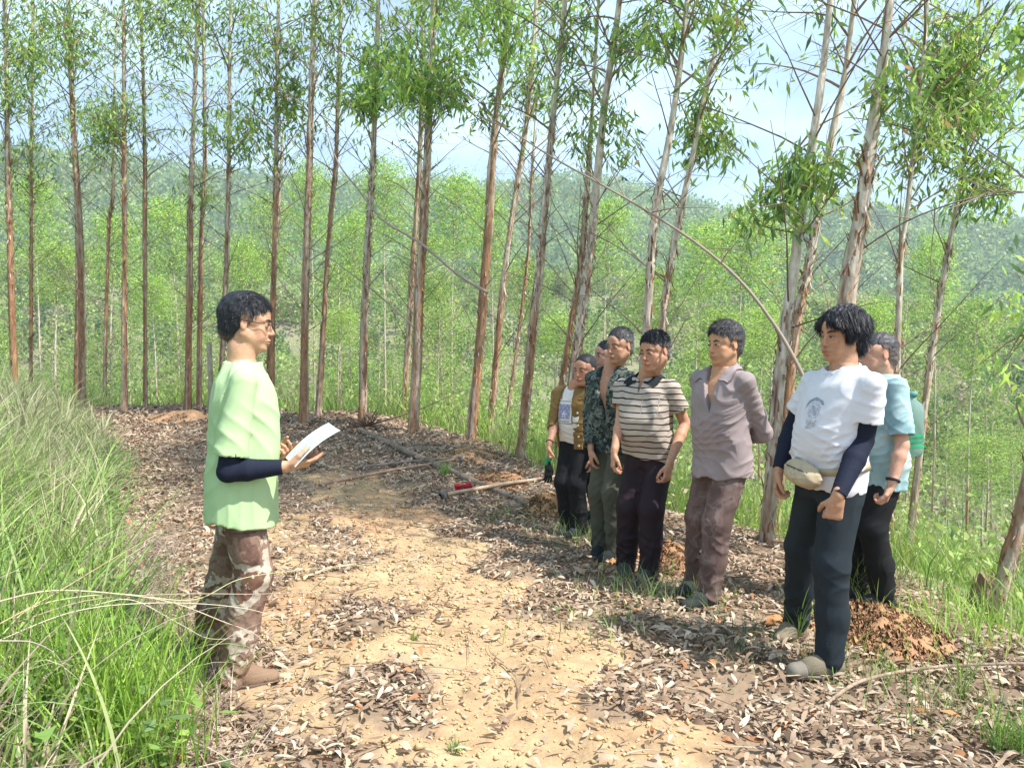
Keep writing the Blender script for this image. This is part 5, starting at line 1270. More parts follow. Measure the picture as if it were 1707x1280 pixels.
# --- 2 the man in the white t-shirt with the waist bag
def man_white():
    base = base_at(1383, 3.58); p = Person("man with long black fringe, white printed t-shirt and black arm sleeves", base, face_dir(-.93, -.38), 1.71, (0.48, 0.255, 0.155), seed=21, lean=(-.055, -.02), bulk=1.0, hs=1.02)
    p.arm('L', p.J(1438, 735, 3.42), p.J(1397, 826, 3.27), np.array([0.15, .10, -1.0]) @ np.eye(3), p.R.T @ np.array([.15, .95, .1]) * np.array([1, 1, 1]), curl=[1.35, 1.45, 1.5, 1.45], h=.0036, thumb=1.2)
    p.arm('R', p.J(1322, 712, 3.80), p.J(1299, 782, 3.72), p.R.T @ np.array([-.10, -.05, -1.0]), p.R.T @ np.array([.75, -.55, 0]), curl=[.55, .7, .8, .85], h=.004, thumb=.7)
    p.head(p.J(1402, 561, 3.55), math.radians(-2), math.radians(-4), math.radians(-2), h=.0034, neck=.055, stubble=.15); p.face((.02, .016, .015), .85)
    p.hair(col=(.014, .013, .020), line=[(-.12, -.088), (-.07, -.098), (-.035, -.075), (-.022, -.020), (.004, .010), (.012, -.012), (.034, .000), (.048, .040), (.070, .060), (.10, .072)], top=.030, side=.020, back=.028, lt=.060, ls=.034, flow=(0, .5, -.3), spike=.22, n=9000, part_w=1.3, px=.012, grav=1.6, fringe=.75, rough=.006,
           extra=[((-.052, .058, .055), (.030, .034, .034)), ((.060, .052, .055), (.022, .034, .032)), ((-.074, .030, .022), (.016, .022, .040)), ((.078, .030, .020), (.014, .022, .036))], cuts=[((.010, .115, .030), (.040, .05, .062))])
    p.legs({'L': (p.J(1378, 1130, 3.40)[0], p.J(1378, 1130, 3.40)[1], math.radians(-16)), 'R': (p.J(1322, 1052, 3.93)[0], p.J(1322, 1052, 3.93)[1], math.radians(22))})
    p.trousers(cloth("black_work_cloth", (0.020, 0.027, 0.034), rough=.7), r=(.100, .082, .076, .068), hem=.02, amp=.010, wl=.13, low=1.9, dirs=((.8, .2, .6), (-.7, .2, .6), (.3, .8, .5)), h=.006)
    p.shoes(cloth("dusty_olive_shoe", (0.20, 0.17, 0.12), bump=.5), sole=(.20, .19, .17), top=.12)
    for n in 'L':
        an = p.an[n]; R = rotz(p.ft[n][2]); f = Field((-.07, .06, -.01), (.07, .24, .09), .0048); f.cone((0, .10, .030), (0, .152, .028), .050, .0435, .02, flat=((0, 0, 1), .85)); f.cut((0, -1, 0), (0, .115, 0)); f.cut((0, 0, -1), (0, 0, -.002))
        V, F = f.mesh(); link(bpy.data.objects.new("toe_cap", mesh_data("toe_cap", V @ R.T + np.array([an[0], an[1], an[2] - .085]), F, [cloth("grey_rubber", (.20, .18, .15))], col=np.ones((len(V), 3)))), p.root)
    wt = cloth("white_cotton", (0.66, 0.65, 0.70), n_amt=.05)
    p.top("t_shirt", wt, 'short', sr=(.058, .076), send=.66, grow=.024, hem=.85, neck='crew', amp=.008, wl=.11, collar_r=.078, belly=.026, slope=.10, hemdir=(1, .2), shoulder=.054,
          zamp=([.8, .9, .97, 1.15, 1.4], [.5, 1.0, 1.7, 1.0, .7]))
    for n in 'RL':
        p.band("arm_sleeve", p.sh[n] * .6 + p.el[n] * .4, p.el[n], .054, .048, M_BLACKK, C=p.wr[n], rc=.034)
    # washed-out round print on the chest
    def mk(u, v):
        r = math.hypot(u, v); a = math.atan2(v, u); h = math.sin(u * 410 + 3 * math.sin(v * 230)) * math.sin(v * 370 + 2 * math.sin(u * 310))
        if .046 < r < .060 and .2 < a < 2.6 and h > -.35: return (.25, .30, .36)
        if .032 < r < .038 and h > -.1: return (.42, .42, .50)
        if r < .030 and h > .02: return (.36, .36, .46)
        if -.085 < v < -.045 and abs(u + .2 * (v + .06)) < .026 * (1 + (v + .085) * 12) and h > .05: return (.40, .40, .44)
        return None
    p.decal("printed_emblem", mk, np.array([p.lean[0] * .8, .16, 1.235 * p.k]), (1, 0, 0), (0, 0, 1), .15, .19, .0042, [M_DECAL], p.topobj)
    nk = p.neck; an = np.linspace(0, 2 * math.pi, 40); ring = np.stack([.078 * np.cos(an), .081 * np.sin(an) + .012, -.016 - .026 * np.sin(an)], -1) + nk
    G = Geo(); V, F = tube(ring, .0065, 8, caps=False); G.add(V, F, 0); G.obj("collar", [wt], p.topobj)
    p.done(); return p
P7 = man_white()

def waist_bag():
    o = P7.base; R = P7.R; root = empty("waist_bag", P7.base + R @ np.array([0, 0, .95]), P7.yaw, "khaki waist bag slung low on hip of man in white t-shirt", "waist bag"); k = P7.k
    m = cloth("khaki_canvas", (0.46, 0.37, 0.25), n_amt=.2); Z0 = .95
    c = P7.J(1338, 789, 3.52) - np.array([0, 0, Z0]); f = Field(c - .17, c + .17, .0055)
    t = norm(P7.J(1372, 800, 3.40) - P7.J(1312, 775, 3.62)); u = norm(np.cross(t, (0, 0, 1))); w = np.cross(u, t)
    f.ell(c, (.118, .048, .066), 0, M=np.stack([t, u, w])); f.ell(c + t * .01 - w * .012 + (0, .02, 0), (.098, .050, .044), .02, M=np.stack([t, u, w]))
    f.wrinkle(.008, .06, ((t + w), (t - w * .5), w), 5); V, F = f.mesh()
    link(bpy.data.objects.new("pouch", mesh_data("pouch", V, F, [m], col=np.ones((len(V), 3)))), root)
    n = norm(np.array([u[0], u[1], 0])); n = n if n[1] > 0 else -n
    G = Geo(); zc = curve_pts([c - t * .07 + n * .040 + w * .026, c + n * .048 + w * .028, c + t * .07 + n * .040 + w * .024], 14); V, F = tube(zc, .0035, 5); G.add(V, F, 0, (.10, .08, .05)); G.obj("zip", [M_TWIG], root)
    # belt lying on the shirt round the body, lower at the bag and higher at the far hip
    a = np.linspace(0, 2 * math.pi, 61); rows = {}
    for off in (-.018, .018):
        P = []
        for q in a:
            z = c[2] + Z0 + .012 + .045 * (1 - math.cos(q - math.atan2(c[1], c[0]))) / 2 + off; d = np.array([math.cos(q), math.sin(q), 0]); h_ = P7.bvh.ray_cast(Vector(np.array([P7.lean[0] * .2, 0, z]) + d * .4), Vector(-d), .5)
            P.append(np.array(h_[0]) if h_[0] is not None else np.array([0, 0, z]) + d * .15)
        P = np.array(P); P[:, 2] -= Z0; rows[off] = P
    G = Geo(); o_ = np.stack([np.cos(a), np.sin(a), 0 * a], -1); V = np.vstack([rows[-.018] - o_ * .002, rows[.018] - o_ * .002, rows[-.018] + o_ * .006, rows[.018] + o_ * .006]); n_ = 61; F = []
    for j in range(60):
        for (A, B) in ((0, 1), (1, 3), (3, 2), (2, 0)): F.append((A * n_ + j, A * n_ + j + 1, B * n_ + j + 1, B * n_ + j))
    G.add(V, F, 0, (1, 1, 1)); G.obj("belt", [m], root)
waist_bag()

# --- 3 the man in the open purple-grey shirt
def man_purple():
    p = Person("bare chested young man in open mauve grey shirt, arms behind his back", base_at(1203, 4.52), face_dir(-.84, -.54), 1.70, (0.54, 0.295, 0.17), seed=31, lean=(-.01, .01))
    p.arm('L', p.J(1270, 722, 4.50), (.0, -.185, .985), (-.2, -.4, -.5), (0, -1, 0), vis=False)
    p.arm('R', p.sh['R'] + (.05, -.14, -.27), p.sh['R'] + (-.10, -.20, -.42), (-.2, -.4, -.5), (0, -1, 0), vis=False)
    p.head(p.J(1208, 575, 4.50), math.radians(-8), math.radians(-3), h=.0038, stubble=.15); p.face((.02, .016, .014), .9)
    p.hair(col=(.045, .043, .050), grey=(.12, .11, .11), greym=.5, line=HL_SHORT, top=.028, side=.010, back=.010, lt=.030, ls=.008, flow=(.15, .9, -.1), spike=.30, n=6000, fade=.6, skin=p.skin, fringe=1.1)
    p.legs({'L': (p.J(1178, 985, 4.40)[0], p.J(1178, 985, 4.40)[1], math.radians(-5)), 'R': (p.J(1155, 975, 4.66)[0], p.J(1155, 975, 4.66)[1], math.radians(14))})
    p.trousers(cloth("mauve_camouflage", (.1, .07, .06), ramp=['C', (0, (.115, .075, .068)), (.47, (.150, .100, .090)), (.56, (.185, .135, .125)), (.63, (.125, .082, .074))], ramp_scale=9, ramp_detail=3), r=(.106, .088, .080, .068), hem=.0, amp=.012, wl=.10, low=2.0)
    p.shoes(cloth("dark_green_shoe", (0.035, 0.042, 0.038)), sole=(.05, .06, .05), top=.11)
    m = cloth("mauve_shirt", (0.300, 0.243, 0.245), n_amt=.14)
    p.vskew = .035
    p.top("shirt", m, 'long', sr=(.060, .062), send=.95, grow=.026, hem=.775, neck='open', vdepth=.30, vw=.075, amp=.010, wl=.11, slope=.05, shoulder=.062, belly=.012, collar_r=.074,
          prof=[(.70, .170, .130, -.01), (.80, .170, .128, -.01), (.92, .168, .118, -.012), (1.04, .156, .110, 0), (1.14, .156, .112, .004), (1.27, .170, .120, .004), (1.35, .158, .102, -.004), (1.40, .118, .077, -.010), (1.445, .068, .058, -.012)])
    nk = p.neck
    for sd in (-1, 1):
        p.lap("collar", [(nk + (sd * .035, -.072, .028), (sd * .008, -.016, -.038)), (nk + (sd * .078, -.020, .022), (sd * .034, -.008, -.045)), (nk + (sd * .080, .040, -.020), (sd * .058, .012, -.040)), (nk + (sd * .060, .096, -.085), (sd * .070, .004, -.010))], 0, m, parent=p.topobj, wave=.005)
    G = Geo()
    for z in (1.10, 1.01, .92):
        h_ = p.bvh.ray_cast(Vector((.02, .5, z * p.k)), Vector((0, -1, 0)), .6)
        if h_[0] is not None: G = Geo(); V, F = tube(np.array([np.array(h_[0]) - (0, .002, 0), np.array(h_[0]) + (0, .003, 0)]), .006, 10); G.add(V, F, 0, (.30, .25, .26)); G.obj("button", [M_DECAL], p.topobj)
    p.done(); return p
P6 = man_purple()

# --- 4 the man in the striped polo shirt
def man_striped():
    p = Person("stocky man in beige polo shirt with thin black stripes and black trousers", base_at(1082, 5.08), face_dir(-.60, -.80), 1.63, (0.50, 0.265, 0.165), seed=41, lean=(0.01, .02), bulk=1.12)
    p.arm('R', p.J(1035, 700, 5.10), p.J(1024, 748, 4.95) + (0, 0, -.02), p.R.T @ np.array([-.12, -.12, -1.0]), p.R.T @ np.array([.8, .1, 0]), curl=[.5, .65, .75, .8], h=.0042)
    p.arm('L', p.J(1142, 706, 5.00), p.J(1116, 772, 4.80), p.R.T @ np.array([-.18, -.15, -1.0]), p.R.T @ np.array([-.6, .7, 0]), curl=[.6, .75, .9, .95], h=.0042)
    p.head(p.J(1091, 587, 4.98), math.radians(-14), math.radians(-9), math.radians(3), h=.0038, wide=1.05, fat=.006, neck=.062, stubble=.1); p.face((.03, .025, .022), .7)
    p.hair(col=(.022, .024, .032), grey=(.20, .18, .17), greym=.7, line=HL_SHORT, top=.026, side=.008, back=.008, lt=.026, ls=.006, flow=(-.6, .6, -.1), spike=.28, n=5500, fade=.6, skin=p.skin, wide=1.05)
    p.legs({'L': (p.J(1080, 955, 4.92)[0], p.J(1080, 955, 4.92)[1], math.radians(4)), 'R': (p.J(1042, 940, 5.12)[0], p.J(1042, 940, 5.12)[1], math.radians(22))})
    p.trousers(cloth("black_purple_trouser", (0.024, 0.015, 0.020), rough=.65), r=(.108, .090, .082, .078), hem=-.01, amp=.010, wl=.11, low=1.6)
    p.shoes(cloth("grey_green_shoe", (0.05, 0.056, 0.05)), sole=(.2, .2, .18), top=.10)
    m = stripes("striped_jersey", (0.45, 0.385, 0.325), (0.022, 0.018, 0.022), .040, .0085); dk = cloth("black_collar", (.02, .024, .028))
    p.top("polo_shirt", m, 'short', sr=(.064, .076), send=.60, grow=.026, hem=.855, neck='v', vdepth=.15, vw=.030, amp=.009, wl=.13, collar_r=.074, belly=.035, slope=.12, hemdir=(1, .3), shoulder=.066)
    nk = p.neck
    for sd in (-1, 1):
        p.lap("collar", [(nk + (sd * .006, -.080, .040), (sd * .004, -.018, -.056)), (nk + (sd * .074, -.034, .032), (sd * .028, -.012, -.058)), (nk + (sd * .076, .035, -.004), (sd * .042, .018, -.050)), (nk + (sd * .030, .092, -.046), (sd * .066, .016, -.022))], 0, dk, parent=p.topobj, wave=.004)
    def pk(u, v):
        return (.37, .315, .27) if (abs(u) > .050 or v > .058 or v < -.062) else None
    p.decal("chest_pocket", pk, np.array([-.085, .16, 1.26 * p.k]), (1, 0, 0), (0, 0, 1), .108, .13, .004, [M_DECAL], p.topobj)
    G = Geo(); w = p.wr['L']; q = norm(np.array([-.1, .1, -1]))
    p.done(); return p
P5 = man_striped()

# --- 5 the man in the open camouflage jacket
def man_camo():
    p = Person("grey haired man in open dark camouflage jacket over bare chest", base_at(1022, 5.58), face_dir(-.74, -.67), 1.70, (0.46, 0.25, 0.155), seed=51, lean=(0, .02))
    p.arm('R', p.J(985, 690, 5.72), p.J(985, 745, 5.55) + (0, 0, -.01), p.R.T @ np.array([.02, -.1, -1.0]), p.R.T @ np.array([.8, .1, 0]), curl=[.4, .5, .6, .7], h=.0045)
    p.arm('L', p.sh['L'] + (-.06, -.03, -.29), p.sh['L'] + (-.07, .05, -.54), (0, .05, -1), (1, 0, 0), h=.0055)
    p.head(p.J(1033, 578, 5.50), math.radians(-3), math.radians(-6), h=.004, stubble=.2); p.face((.04, .035, .03), .85)
    p.hair(col=(.075, .073, .078), grey=(.20, .19, .18), greym=.5, line=HL_SHORT, top=.016, side=.006, back=.007, lt=.012, ls=.005, flow=(0, .3, .2), spike=.9, n=4500, fade=.5, skin=p.skin)
    p.legs({'L': (p.J(1025, 915, 5.42)[0], p.J(1025, 915, 5.42)[1], math.radians(-10)), 'R': (p.J(1000, 910, 5.60)[0], p.J(1000, 910, 5.60)[1], math.radians(25))})
    cm = cloth("dark_camouflage", (.05, .06, .05), ramp=['C', (0, (.020, .026, .028)), (.30, (.055, .080, .065)), (.58, (.115, .135, .115)), (.80, (.165, .175, .160)), (.92, (.04, .055, .05))], ramp_vor=True, ramp_scale=38)
    tr = cloth("olive_trouser", (0.085, 0.085, 0.062), n_amt=.25)
    p.trousers(tr, r=(.104, .086, .082, .075), hem=.0, amp=.012, wl=.10, low=2.0)
    p.shoes(cloth("black_rubber_shoe", (0.02, 0.025, 0.025)), sole=(.03, .03, .03), top=.11)
    p.vskew = .05
    p.top("jacket", cm, 'long', sr=(.062, .064), send=.94, grow=.030, hem=.80, neck='open', vdepth=.44, vw=.075, amp=.009, wl=.10, shoulder=.064, belly=.01, collar_r=.076)
    nk = p.neck
    for sd in (-1, 1):
        p.lap("collar", [(nk + (sd * .030, -.078, .030), (sd * .008, -.018, -.040)), (nk + (sd * .080, -.020, .020), (sd * .036, -.008, -.045)), (nk + (sd * .082, .045, -.025), (sd * .052, .014, -.036)), (nk + (sd * .058, .096, -.090), (sd * .050, .004, -.020))], 0, cm, parent=p.topobj, wave=.005)
    p.done(); return p
P4 = man_camo()

# --- 6 the woman in the brown jacket
def woman():
    p = Person("woman in open brown corduroy jacket and white t-shirt, hair pulled back", base_at(960, 6.22), face_dir(-.62, -.78), 1.475, (0.52, 0.26, 0.17), seed=61, lean=(0, .015), bulk=.98)
    p.arm('R', p.J(925, 705, 6.22), p.J(915, 742, 6.05), p.R.T @ np.array([-.10, -.1, -1.0]), p.R.T @ np.array([.8, -.1, 0]), curl=[.9, 1.1, 1.2, 1.2], h=.0045, thumb=1.1, sc=.92)
    p.arm('L', p.sh['L'] + (-.05, -.03, -.27), p.sh['L'] + (-.06, .05, -.49), (0, .05, -1), (1, 0, 0), h=.0055, sc=.92)
    p.head(p.J(975, 617, 6.12), math.radians(-3), math.radians(-7), h=.004, stubble=0, flush=2.2, fat=.003, neck=.050); p.face((.06, .045, .04), .75)
    p.hair(col=(.030, .028, .032), grey=(.10, .09, .09), greym=.4, line=[(-.12, -.04), (-.07, -.062), (-.032, -.045), (-.026, .020), (.004, .026), (.012, .012), (.026, .034), (.046, .066), (.066, .082), (.09, .088)], top=.010, side=.006, back=.010, lt=.010, ls=.006, flow=(0, -1, -.1), spike=.05, n=3500, extra=[((0, -.115, .010), (.032, .03, .034))], rough=.0015)
    p.legs({'L': (p.J(965, 885, 6.12)[0], p.J(965, 885, 6.12)[1], math.radians(-8)), 'R': (p.J(945, 880, 6.22)[0], p.J(945, 880, 6.22)[1], math.radians(14))})
    p.trousers(M_BLACKP, r=(.106, .086, .080, .082), hem=.0, amp=.008, wl=.10, top=1.04)
    p.shoes(cloth("dark_slip_shoe", (0.04, 0.04, 0.05)), L=.24, sole=(.08, .08, .09), top=.08)
    wt = cloth("cream_cotton", (0.74, 0.70, 0.64), n_amt=.08)
    sx, sy = p.sh['R'].copy(), p.sh['L'].copy()
    p.top("t_shirt", wt, None, grow=.014, hem=.90, neck='crew', amp=.006, wl=.09, collar_r=.062, belly=.015, shoulder=.046)
    def mk(u, v):
        if abs(u) > .083 or abs(v) > .095: return None
        if abs(u) > .077 or abs(v) > .089: return (.06, .06, .09)
        if abs(u) < .060 and -.052 < v < .070:
            a = abs(abs(u) - (.048 - (v + .045)) * .34) < .0055 and -.045 < v < .048 or (abs(v + .012) < .005 and abs(u) < .020)
            return (.62, .55, .66) if a else ((.25, .27, .40) if math.sin(u * 160) * math.sin(v * 130) > -.3 else (.36, .38, .50))
        if -.080 < v < -.066 and abs(u) < .055 and math.sin(u * 520) > -.2: return (.42, .40, .45)
        return None
    p.decal("printed_frame", mk, np.array([.03, .16, 1.20 * p.k]), (1, 0, 0), (.0, 0, 1), .18, .20, .0042, [M_DECAL], p.topobj)
    jk = cloth("brown_corduroy", (0.245, 0.150, 0.055), n_amt=.25)
    p.vskew = .0
    # jacket: an open shell; the front gap is a parallel-sided cut widening to the hem
    k = p.k; S = p.secs(.034); S = [(.80 * k,) + tuple(S[0][1:])] + [q for q in S if q[0] > .82 * k]; pts = np.array([[-.30, -.2, .78 * k], [.30, .24, 1.5 * k], p.el['R'], p.wr['R'], p.el['L'], p.wr['L']])
    f = Field(pts.min(0) - .07, pts.max(0) + .06, .006); f.loft(S, 0)
    for n in 'RL':
        a, e, w = p.sh[n], p.el[n], p.wr[n]; f.cone(p.neck + (0, 0, -.045), a, .062, .062, .05); f.cone(a, e, .072, .062, .035); f.cone(e, e + (w - e) * .30, .062, .058, .01)
    f.wrinkle(.010, .10, ((.6, .2, .8), (-.7, .3, .6), (0, .3, 1)), 61); X, Y, Z = f.grid((slice(None),) * 3)
    for n in 'RL':
        e, w = p.el[n], p.wr[n]; d = norm(w - e); b = e + (w - e) * .28; tt = (X - b[0]) * d[0] + (Y - b[1]) * d[1] + (Z - b[2]) * d[2]; rad = np.sqrt(np.maximum((X - b[0]) ** 2 + (Y - b[1]) ** 2 + (Z - b[2]) ** 2 - tt * tt, 0))
        f.F = np.where((rad < .095) & (tt > -.05), np.maximum(f.F, tt), f.F)
    tz = np.clip((1.48 * k - Z) / (.68 * k), 0, 1); d = np.maximum(np.abs(X - .018 - .02 * tz) - (.060 + .030 * tz), .02 - Y); f.F = np.maximum(f.F, -d)
    f.F = np.maximum(f.F, np.where(np.abs(X) < .24, .845 * k - Z, -1)).astype(np.float32); f.cone(p.neck + (0, .01, .0), p.neck + (0, .0, .2), .070, .075, 0, 'sub')
    V, F = f.mesh(); o = link(bpy.data.objects.new("jacket", mesh_data("jacket", V, F, [jk], col=np.ones((len(V), 3)))), p.root)
    nk = p.neck
    for sd in (-1, 1):
        p.lap("collar", [(nk + (sd * .022, -.074, .026), (sd * .008, -.018, -.040)), (nk + (sd * .076, -.020, .016), (sd * .036, -.008, -.048)), (nk + (sd * .076, .050, -.025), (sd * .062, .016, -.040)), (nk + (sd * .066, .100, -.100), (sd * .060, .006, .000))], 0, jk, parent=o, wave=.006)
    bv = BVHTree.FromPolygons([tuple(v) for v in V], [tuple(int(a) for a in q) for q in F])
    for z in (1.20, 1.08, .97, .88):
        h_ = bv.ray_cast(Vector((-.095, .5, z * k)), Vector((0, -1, 0)), .6)
        if h_[0] is not None: G = Geo(); V2, F2 = tube(np.array([np.array(h_[0]) - (0, .002, 0), np.array(h_[0]) + (0, .005, 0)]), .009, 10); G.add(V2, F2, 0, (.75, .68, .55)); G.obj("button", [M_DECAL], o)
    G = Geo(); w = p.wr['R']; e = p.el['R']; q = w + (e - w) * .14; d = norm(w - e); a_ = norm(np.cross(d, (0, 1, 0))); b_ = np.cross(d, a_); an = np.linspace(0, 2 * math.pi, 20)
    V, F = tube(q + .029 * (np.cos(an)[:, None] * a_ + np.sin(an)[:, None] * b_), .0035, 5, caps=False); G.add(V, F, 0, (.02, .02, .02)); G.obj("bracelet", [M_DECAL], p.root)
    p.done(); return p
P2 = woman()

# --- 7 the man half hidden behind
def man_blue():
    p = Person("mostly hidden man in blue shirt, head showing between woman and camouflage jacket", base_at(1003, 6.55), face_dir(-.92, -.38), 1.60, (0.50, 0.27, 0.19), seed=71)
    for n in 'RL': p.arm(n, p.sh[n] + np.array([(.05 if n == 'R' else -.05), -.02, -.28]), p.sh[n] + np.array([(.06 if n == 'R' else -.06), .05, -.52]), (0, .05, -1), ((-1 if n == 'R' else 1), 0, 0), h=.0065)
    p.head(p.J(1010, 594, 6.52), math.radians(0), 0, h=.0042); p.face()
    p.hair(col=(.025, .025, .03), line=HL_SHORT, top=.016, side=.007, back=.008, lt=.012, ls=.006, spike=.8, n=2500, skin=p.skin, fade=.5)
    p.legs({'L': (-.10, .02, .1), 'R': (.10, 0, -.2)})
    p.trousers(M_BLACKP, h=.009); p.shoes(cloth("dark_canvas_shoe", (0.04, 0.045, 0.05)))
    p.top("shirt", cloth("blue_shirt", (0.10, 0.16, 0.34), n_amt=.3), 'short', sr=(.075, .074), grow=.024, hem=.84, neck='crew', h=.008, collar_r=.068)
    p.done(); return p
P3 = man_blue()

# --- 8 the man in teal behind the white t-shirt
def man_teal():
    p = Person("man with cropped grey hair in teal short sleeved shirt, behind white t-shirt man", base_at(1466, 4.42), face_dir(-.99, -.10), 1.655, (0.60, 0.33, 0.23), seed=81, lean=(0, .0))
    p.arm('L', p.J(1504, 742, 4.17), p.J(1487, 806, 4.13), p.R.T @ np.array([-.25, .25, -.9]), p.R.T @ np.array([-.8, .2, 0]), curl=.9, h=.0045)
    G = Geo(); w = p.wr['L']; e = p.el['L']; d = norm(w - e); a_ = norm(np.cross(d, (0, 1, 0))); b_ = np.cross(d, a_); an = np.linspace(0, 2 * math.pi, 24); V, F = tube(w - d * .022 + .031 * (np.cos(an)[:, None] * a_ + np.sin(an)[:, None] * b_), .009, 8, caps=False); G.add(V, F, 0, (.03, .03, .035)); G.obj('wristwatch', [M_DECAL], p.root)
    p.arm('R', p.sh['R'] + (.05, 0, -.28), p.sh['R'] + (.02, .16, -.44), (-.2, .8, -.3), (-1, 0, 0), h=.006)
    p.head(p.J(1463, 592, 4.40), math.radians(-8), math.radians(-2), h=.004); p.face()
    p.hair(col=(.06, .055, .065), grey=(.20, .15, .14), greym=.7, line=HL_SHORT, top=.010, side=.004, back=.005, lt=.006, ls=.003, spike=.9, n=4000, fade=.75, skin=p.skin)
    p.legs({'L': (-.09, .02, math.radians(-5)), 'R': (.10, .06, math.radians(10))})
    p.trousers(M_BLACKP, r=(.104, .084, .078, .07), amp=.009); p.shoes(cloth("black_canvas_shoe", (0.03, 0.03, 0.03)))
    tl = cloth("teal_cotton", (0.32, 0.58, 0.60), n_amt=.12, ramp=['L', (0.3, (.22, .36, .40)), (.5, (.33, .47, .49)), (.7, (.47, .57, .56))], ramp_scale=7)
    tl2 = tl
    p.top("shirt", tl, 'short', sr=(.062, .076), send=.84, grow=.034, hem=.74, neck='crew', amp=.009, wl=.10, collar_r=.068, belly=.015)
    def mk(u, v):
        for a, c in ((.045, (.03, .30, .22)), (.015, (.04, .42, .30)), (-.02, (.03, .36, .26)), (-.045, (.30, .62, .50))):
            if abs(v - a) < .009 and math.sin(u * 90 + a * 300) > -.7: return c
        return None
    hit = p.J(1452, 790, 4.25); p.decal("green_print", mk, np.array([-.02, .2, hit[2]]), (1, 0, 0), (0, 0, 1), .20, .14, .006, [M_DECAL], p.topobj)
    p.done(); return p
P8 = man_teal()

def water_jug():
    # translucent plastic drum carried on a strap behind the man in teal
    c = at(1519, 712, 4.42); root = empty("water_bottle", c - np.array([0, 0, .17]), 0, "clear plastic bottle with green bands slung behind man in teal shirt", "bottle")
    prof = [(0, .02), (0, .058), (.02, .068), (.05, .070), (.06, .067), (.09, .070), (.12, .067), (.15, .072), (.25, .072), (.31, .058), (.335, .028), (.36, .024), (.36, .0)]
    G = Geo(); n = 28; a = np.linspace(0, 2 * math.pi, n, endpoint=False); V = np.concatenate([np.stack([r * np.cos(a), r * np.sin(a) * .8, np.full(n, z)], -1) for z, r in prof]); i = np.arange(len(prof) - 1)[:, None] * n; j = np.arange(n)[None]; j2 = (j + 1) % n
    G.add(V, np.stack([i + j, i + j2, i + n + j2, i + n + j], -1).reshape(-1, 4), 0, (.36, .55, .50))
    G.obj("bottle_body", [material("milky_plastic", attr=True, rough=.2, transmission=.6, spec=.5)], root)
    for z in (.062, .095, .125):
        G = Geo(); V = np.concatenate([np.stack([.0735 * np.cos(a), .0735 * np.sin(a) * .8, np.full(n, zz)], -1) for zz in (z - .008, z + .008)]); G.add(V, np.stack([j, j2, n + j2, n + j], -1).reshape(-1, 4), 0, (.03, .38, .16)); G.obj("green_band", [M_DECAL], root)
    G = Geo(); V, F = tube([(0, 0, .355), (0, 0, .385)], .027, 16); G.add(V, F, 0, (.10, .30, .28)); G.obj("cap", [M_DECAL], root)
    o = c - np.array([0, 0, .17]); G = Geo(); s_ = curve_pts([np.array([-.02, 0, .37]), at(1500, 655, 4.38) - o, at(1476, 638, 4.25) - o + (0, .0, .012), at(1462, 660, 4.17) - o], 16)
    V, F = tube(s_, .009, 6); G.add(V, F, 0, (.12, .22, .24)); G.obj("strap", [M_DECAL], root)
water_jug()
# ------------------------------------------------------------------ tools, logs, soil heaps and loose plants
M_WOOD = material("bare_wood", attr=True, rough=.75, n_scale=14, n_amt=.35, stretch=(3, 3, 3), bump=.3, bump_scale=60)
M_IRON = material("dull_iron", (.17, .15, .14), rough=.6, metal=.5, n_scale=20, n_amt=.5)
def gp(px, py, up=0.0):
    p = ghit(px, py).copy(); p[2] += up; return p
def hoe(name, label, a, b, r, col, blade_at=None, bl=(.20, .10), cat="hoe"):
    """a pole lying on the ground from a to b (points), blade at b"""
    a = np.array(a); b = np.array(b); root = empty(name, a, 0, label, cat); g = Geo(); n = 26; P = curve_pts([a, (a + b) / 2 + (0, 0, .012), b], n) - a
    P += np.stack([snoise(np.stack([np.linspace(0, 2, n), np.full(n, i)], -1), 1.3, 3 + i, 2) for i in range(3)], -1) * .006
    V, F = tube(P, np.linspace(r, r * .85, n), 9, jitter=.05); g.add(V, F, 0, np.array(col)); g.obj("handle" if blade_at is not None else "pole", [M_WOOD], root)
    if blade_at is not None:
        e = (b if blade_at else a) - a; d = norm(b - a); g = Geo(); V, F = tube([e - d * .03, e + d * .04], r * 1.75, 12); g.add(V, F, 0); g.obj("socket", [M_IRON], root)
        s_ = norm(np.cross(d, (0, 0, 1))); dn = norm(np.array([0, -.55, -.10]) + d * .1); G = Geo(); rows = []
        for t in np.linspace(0, 1, 7):
            c = e + dn * bl[0] * t + d * .03 * t * t; w = bl[1] * (.35 + .65 * min(1, t * 2)) / 2; q = norm(np.cross(dn, d))
            for s2 in (-1, 1): rows += [c + q * w * s2 + d * .004, c + q * w * s2 - d * .004]
        V = np.array(rows); F = []
        for k in range(6):
            o = k * 4
            for (x, y) in ((0, 2), (2, 3), (3, 1), (1, 0)): F.append((o + x, o + y, o + 4 + y, o + 4 + x))
        F += [(0, 1, 3, 2), (24, 26, 27, 25)]; G.add(V, F, 0); G.obj("blade", [M_IRON], root, smooth=False)
    return root
hoe("hoe", "hoe with pinkish wooden handle, its blade end touching the log", gp(532, 812, .03), gp(766, 771, .05), .017, (.42, .27, .19), True, (.20, .10))
hoe("wooden_pole", "dark grey pole lying behind the hoe with pinkish handle", gp(588, 784, .03), gp(766, 769, .05), .020, (.24, .19, .16), None, cat="pole")
hoe("hoe", "hoe with pale handle and red gloves on it, pointing at the woman's feet", gp(738, 832, .045), gp(938, 801, .06), .021, (.50, .37, .26), False, (.17, .10))

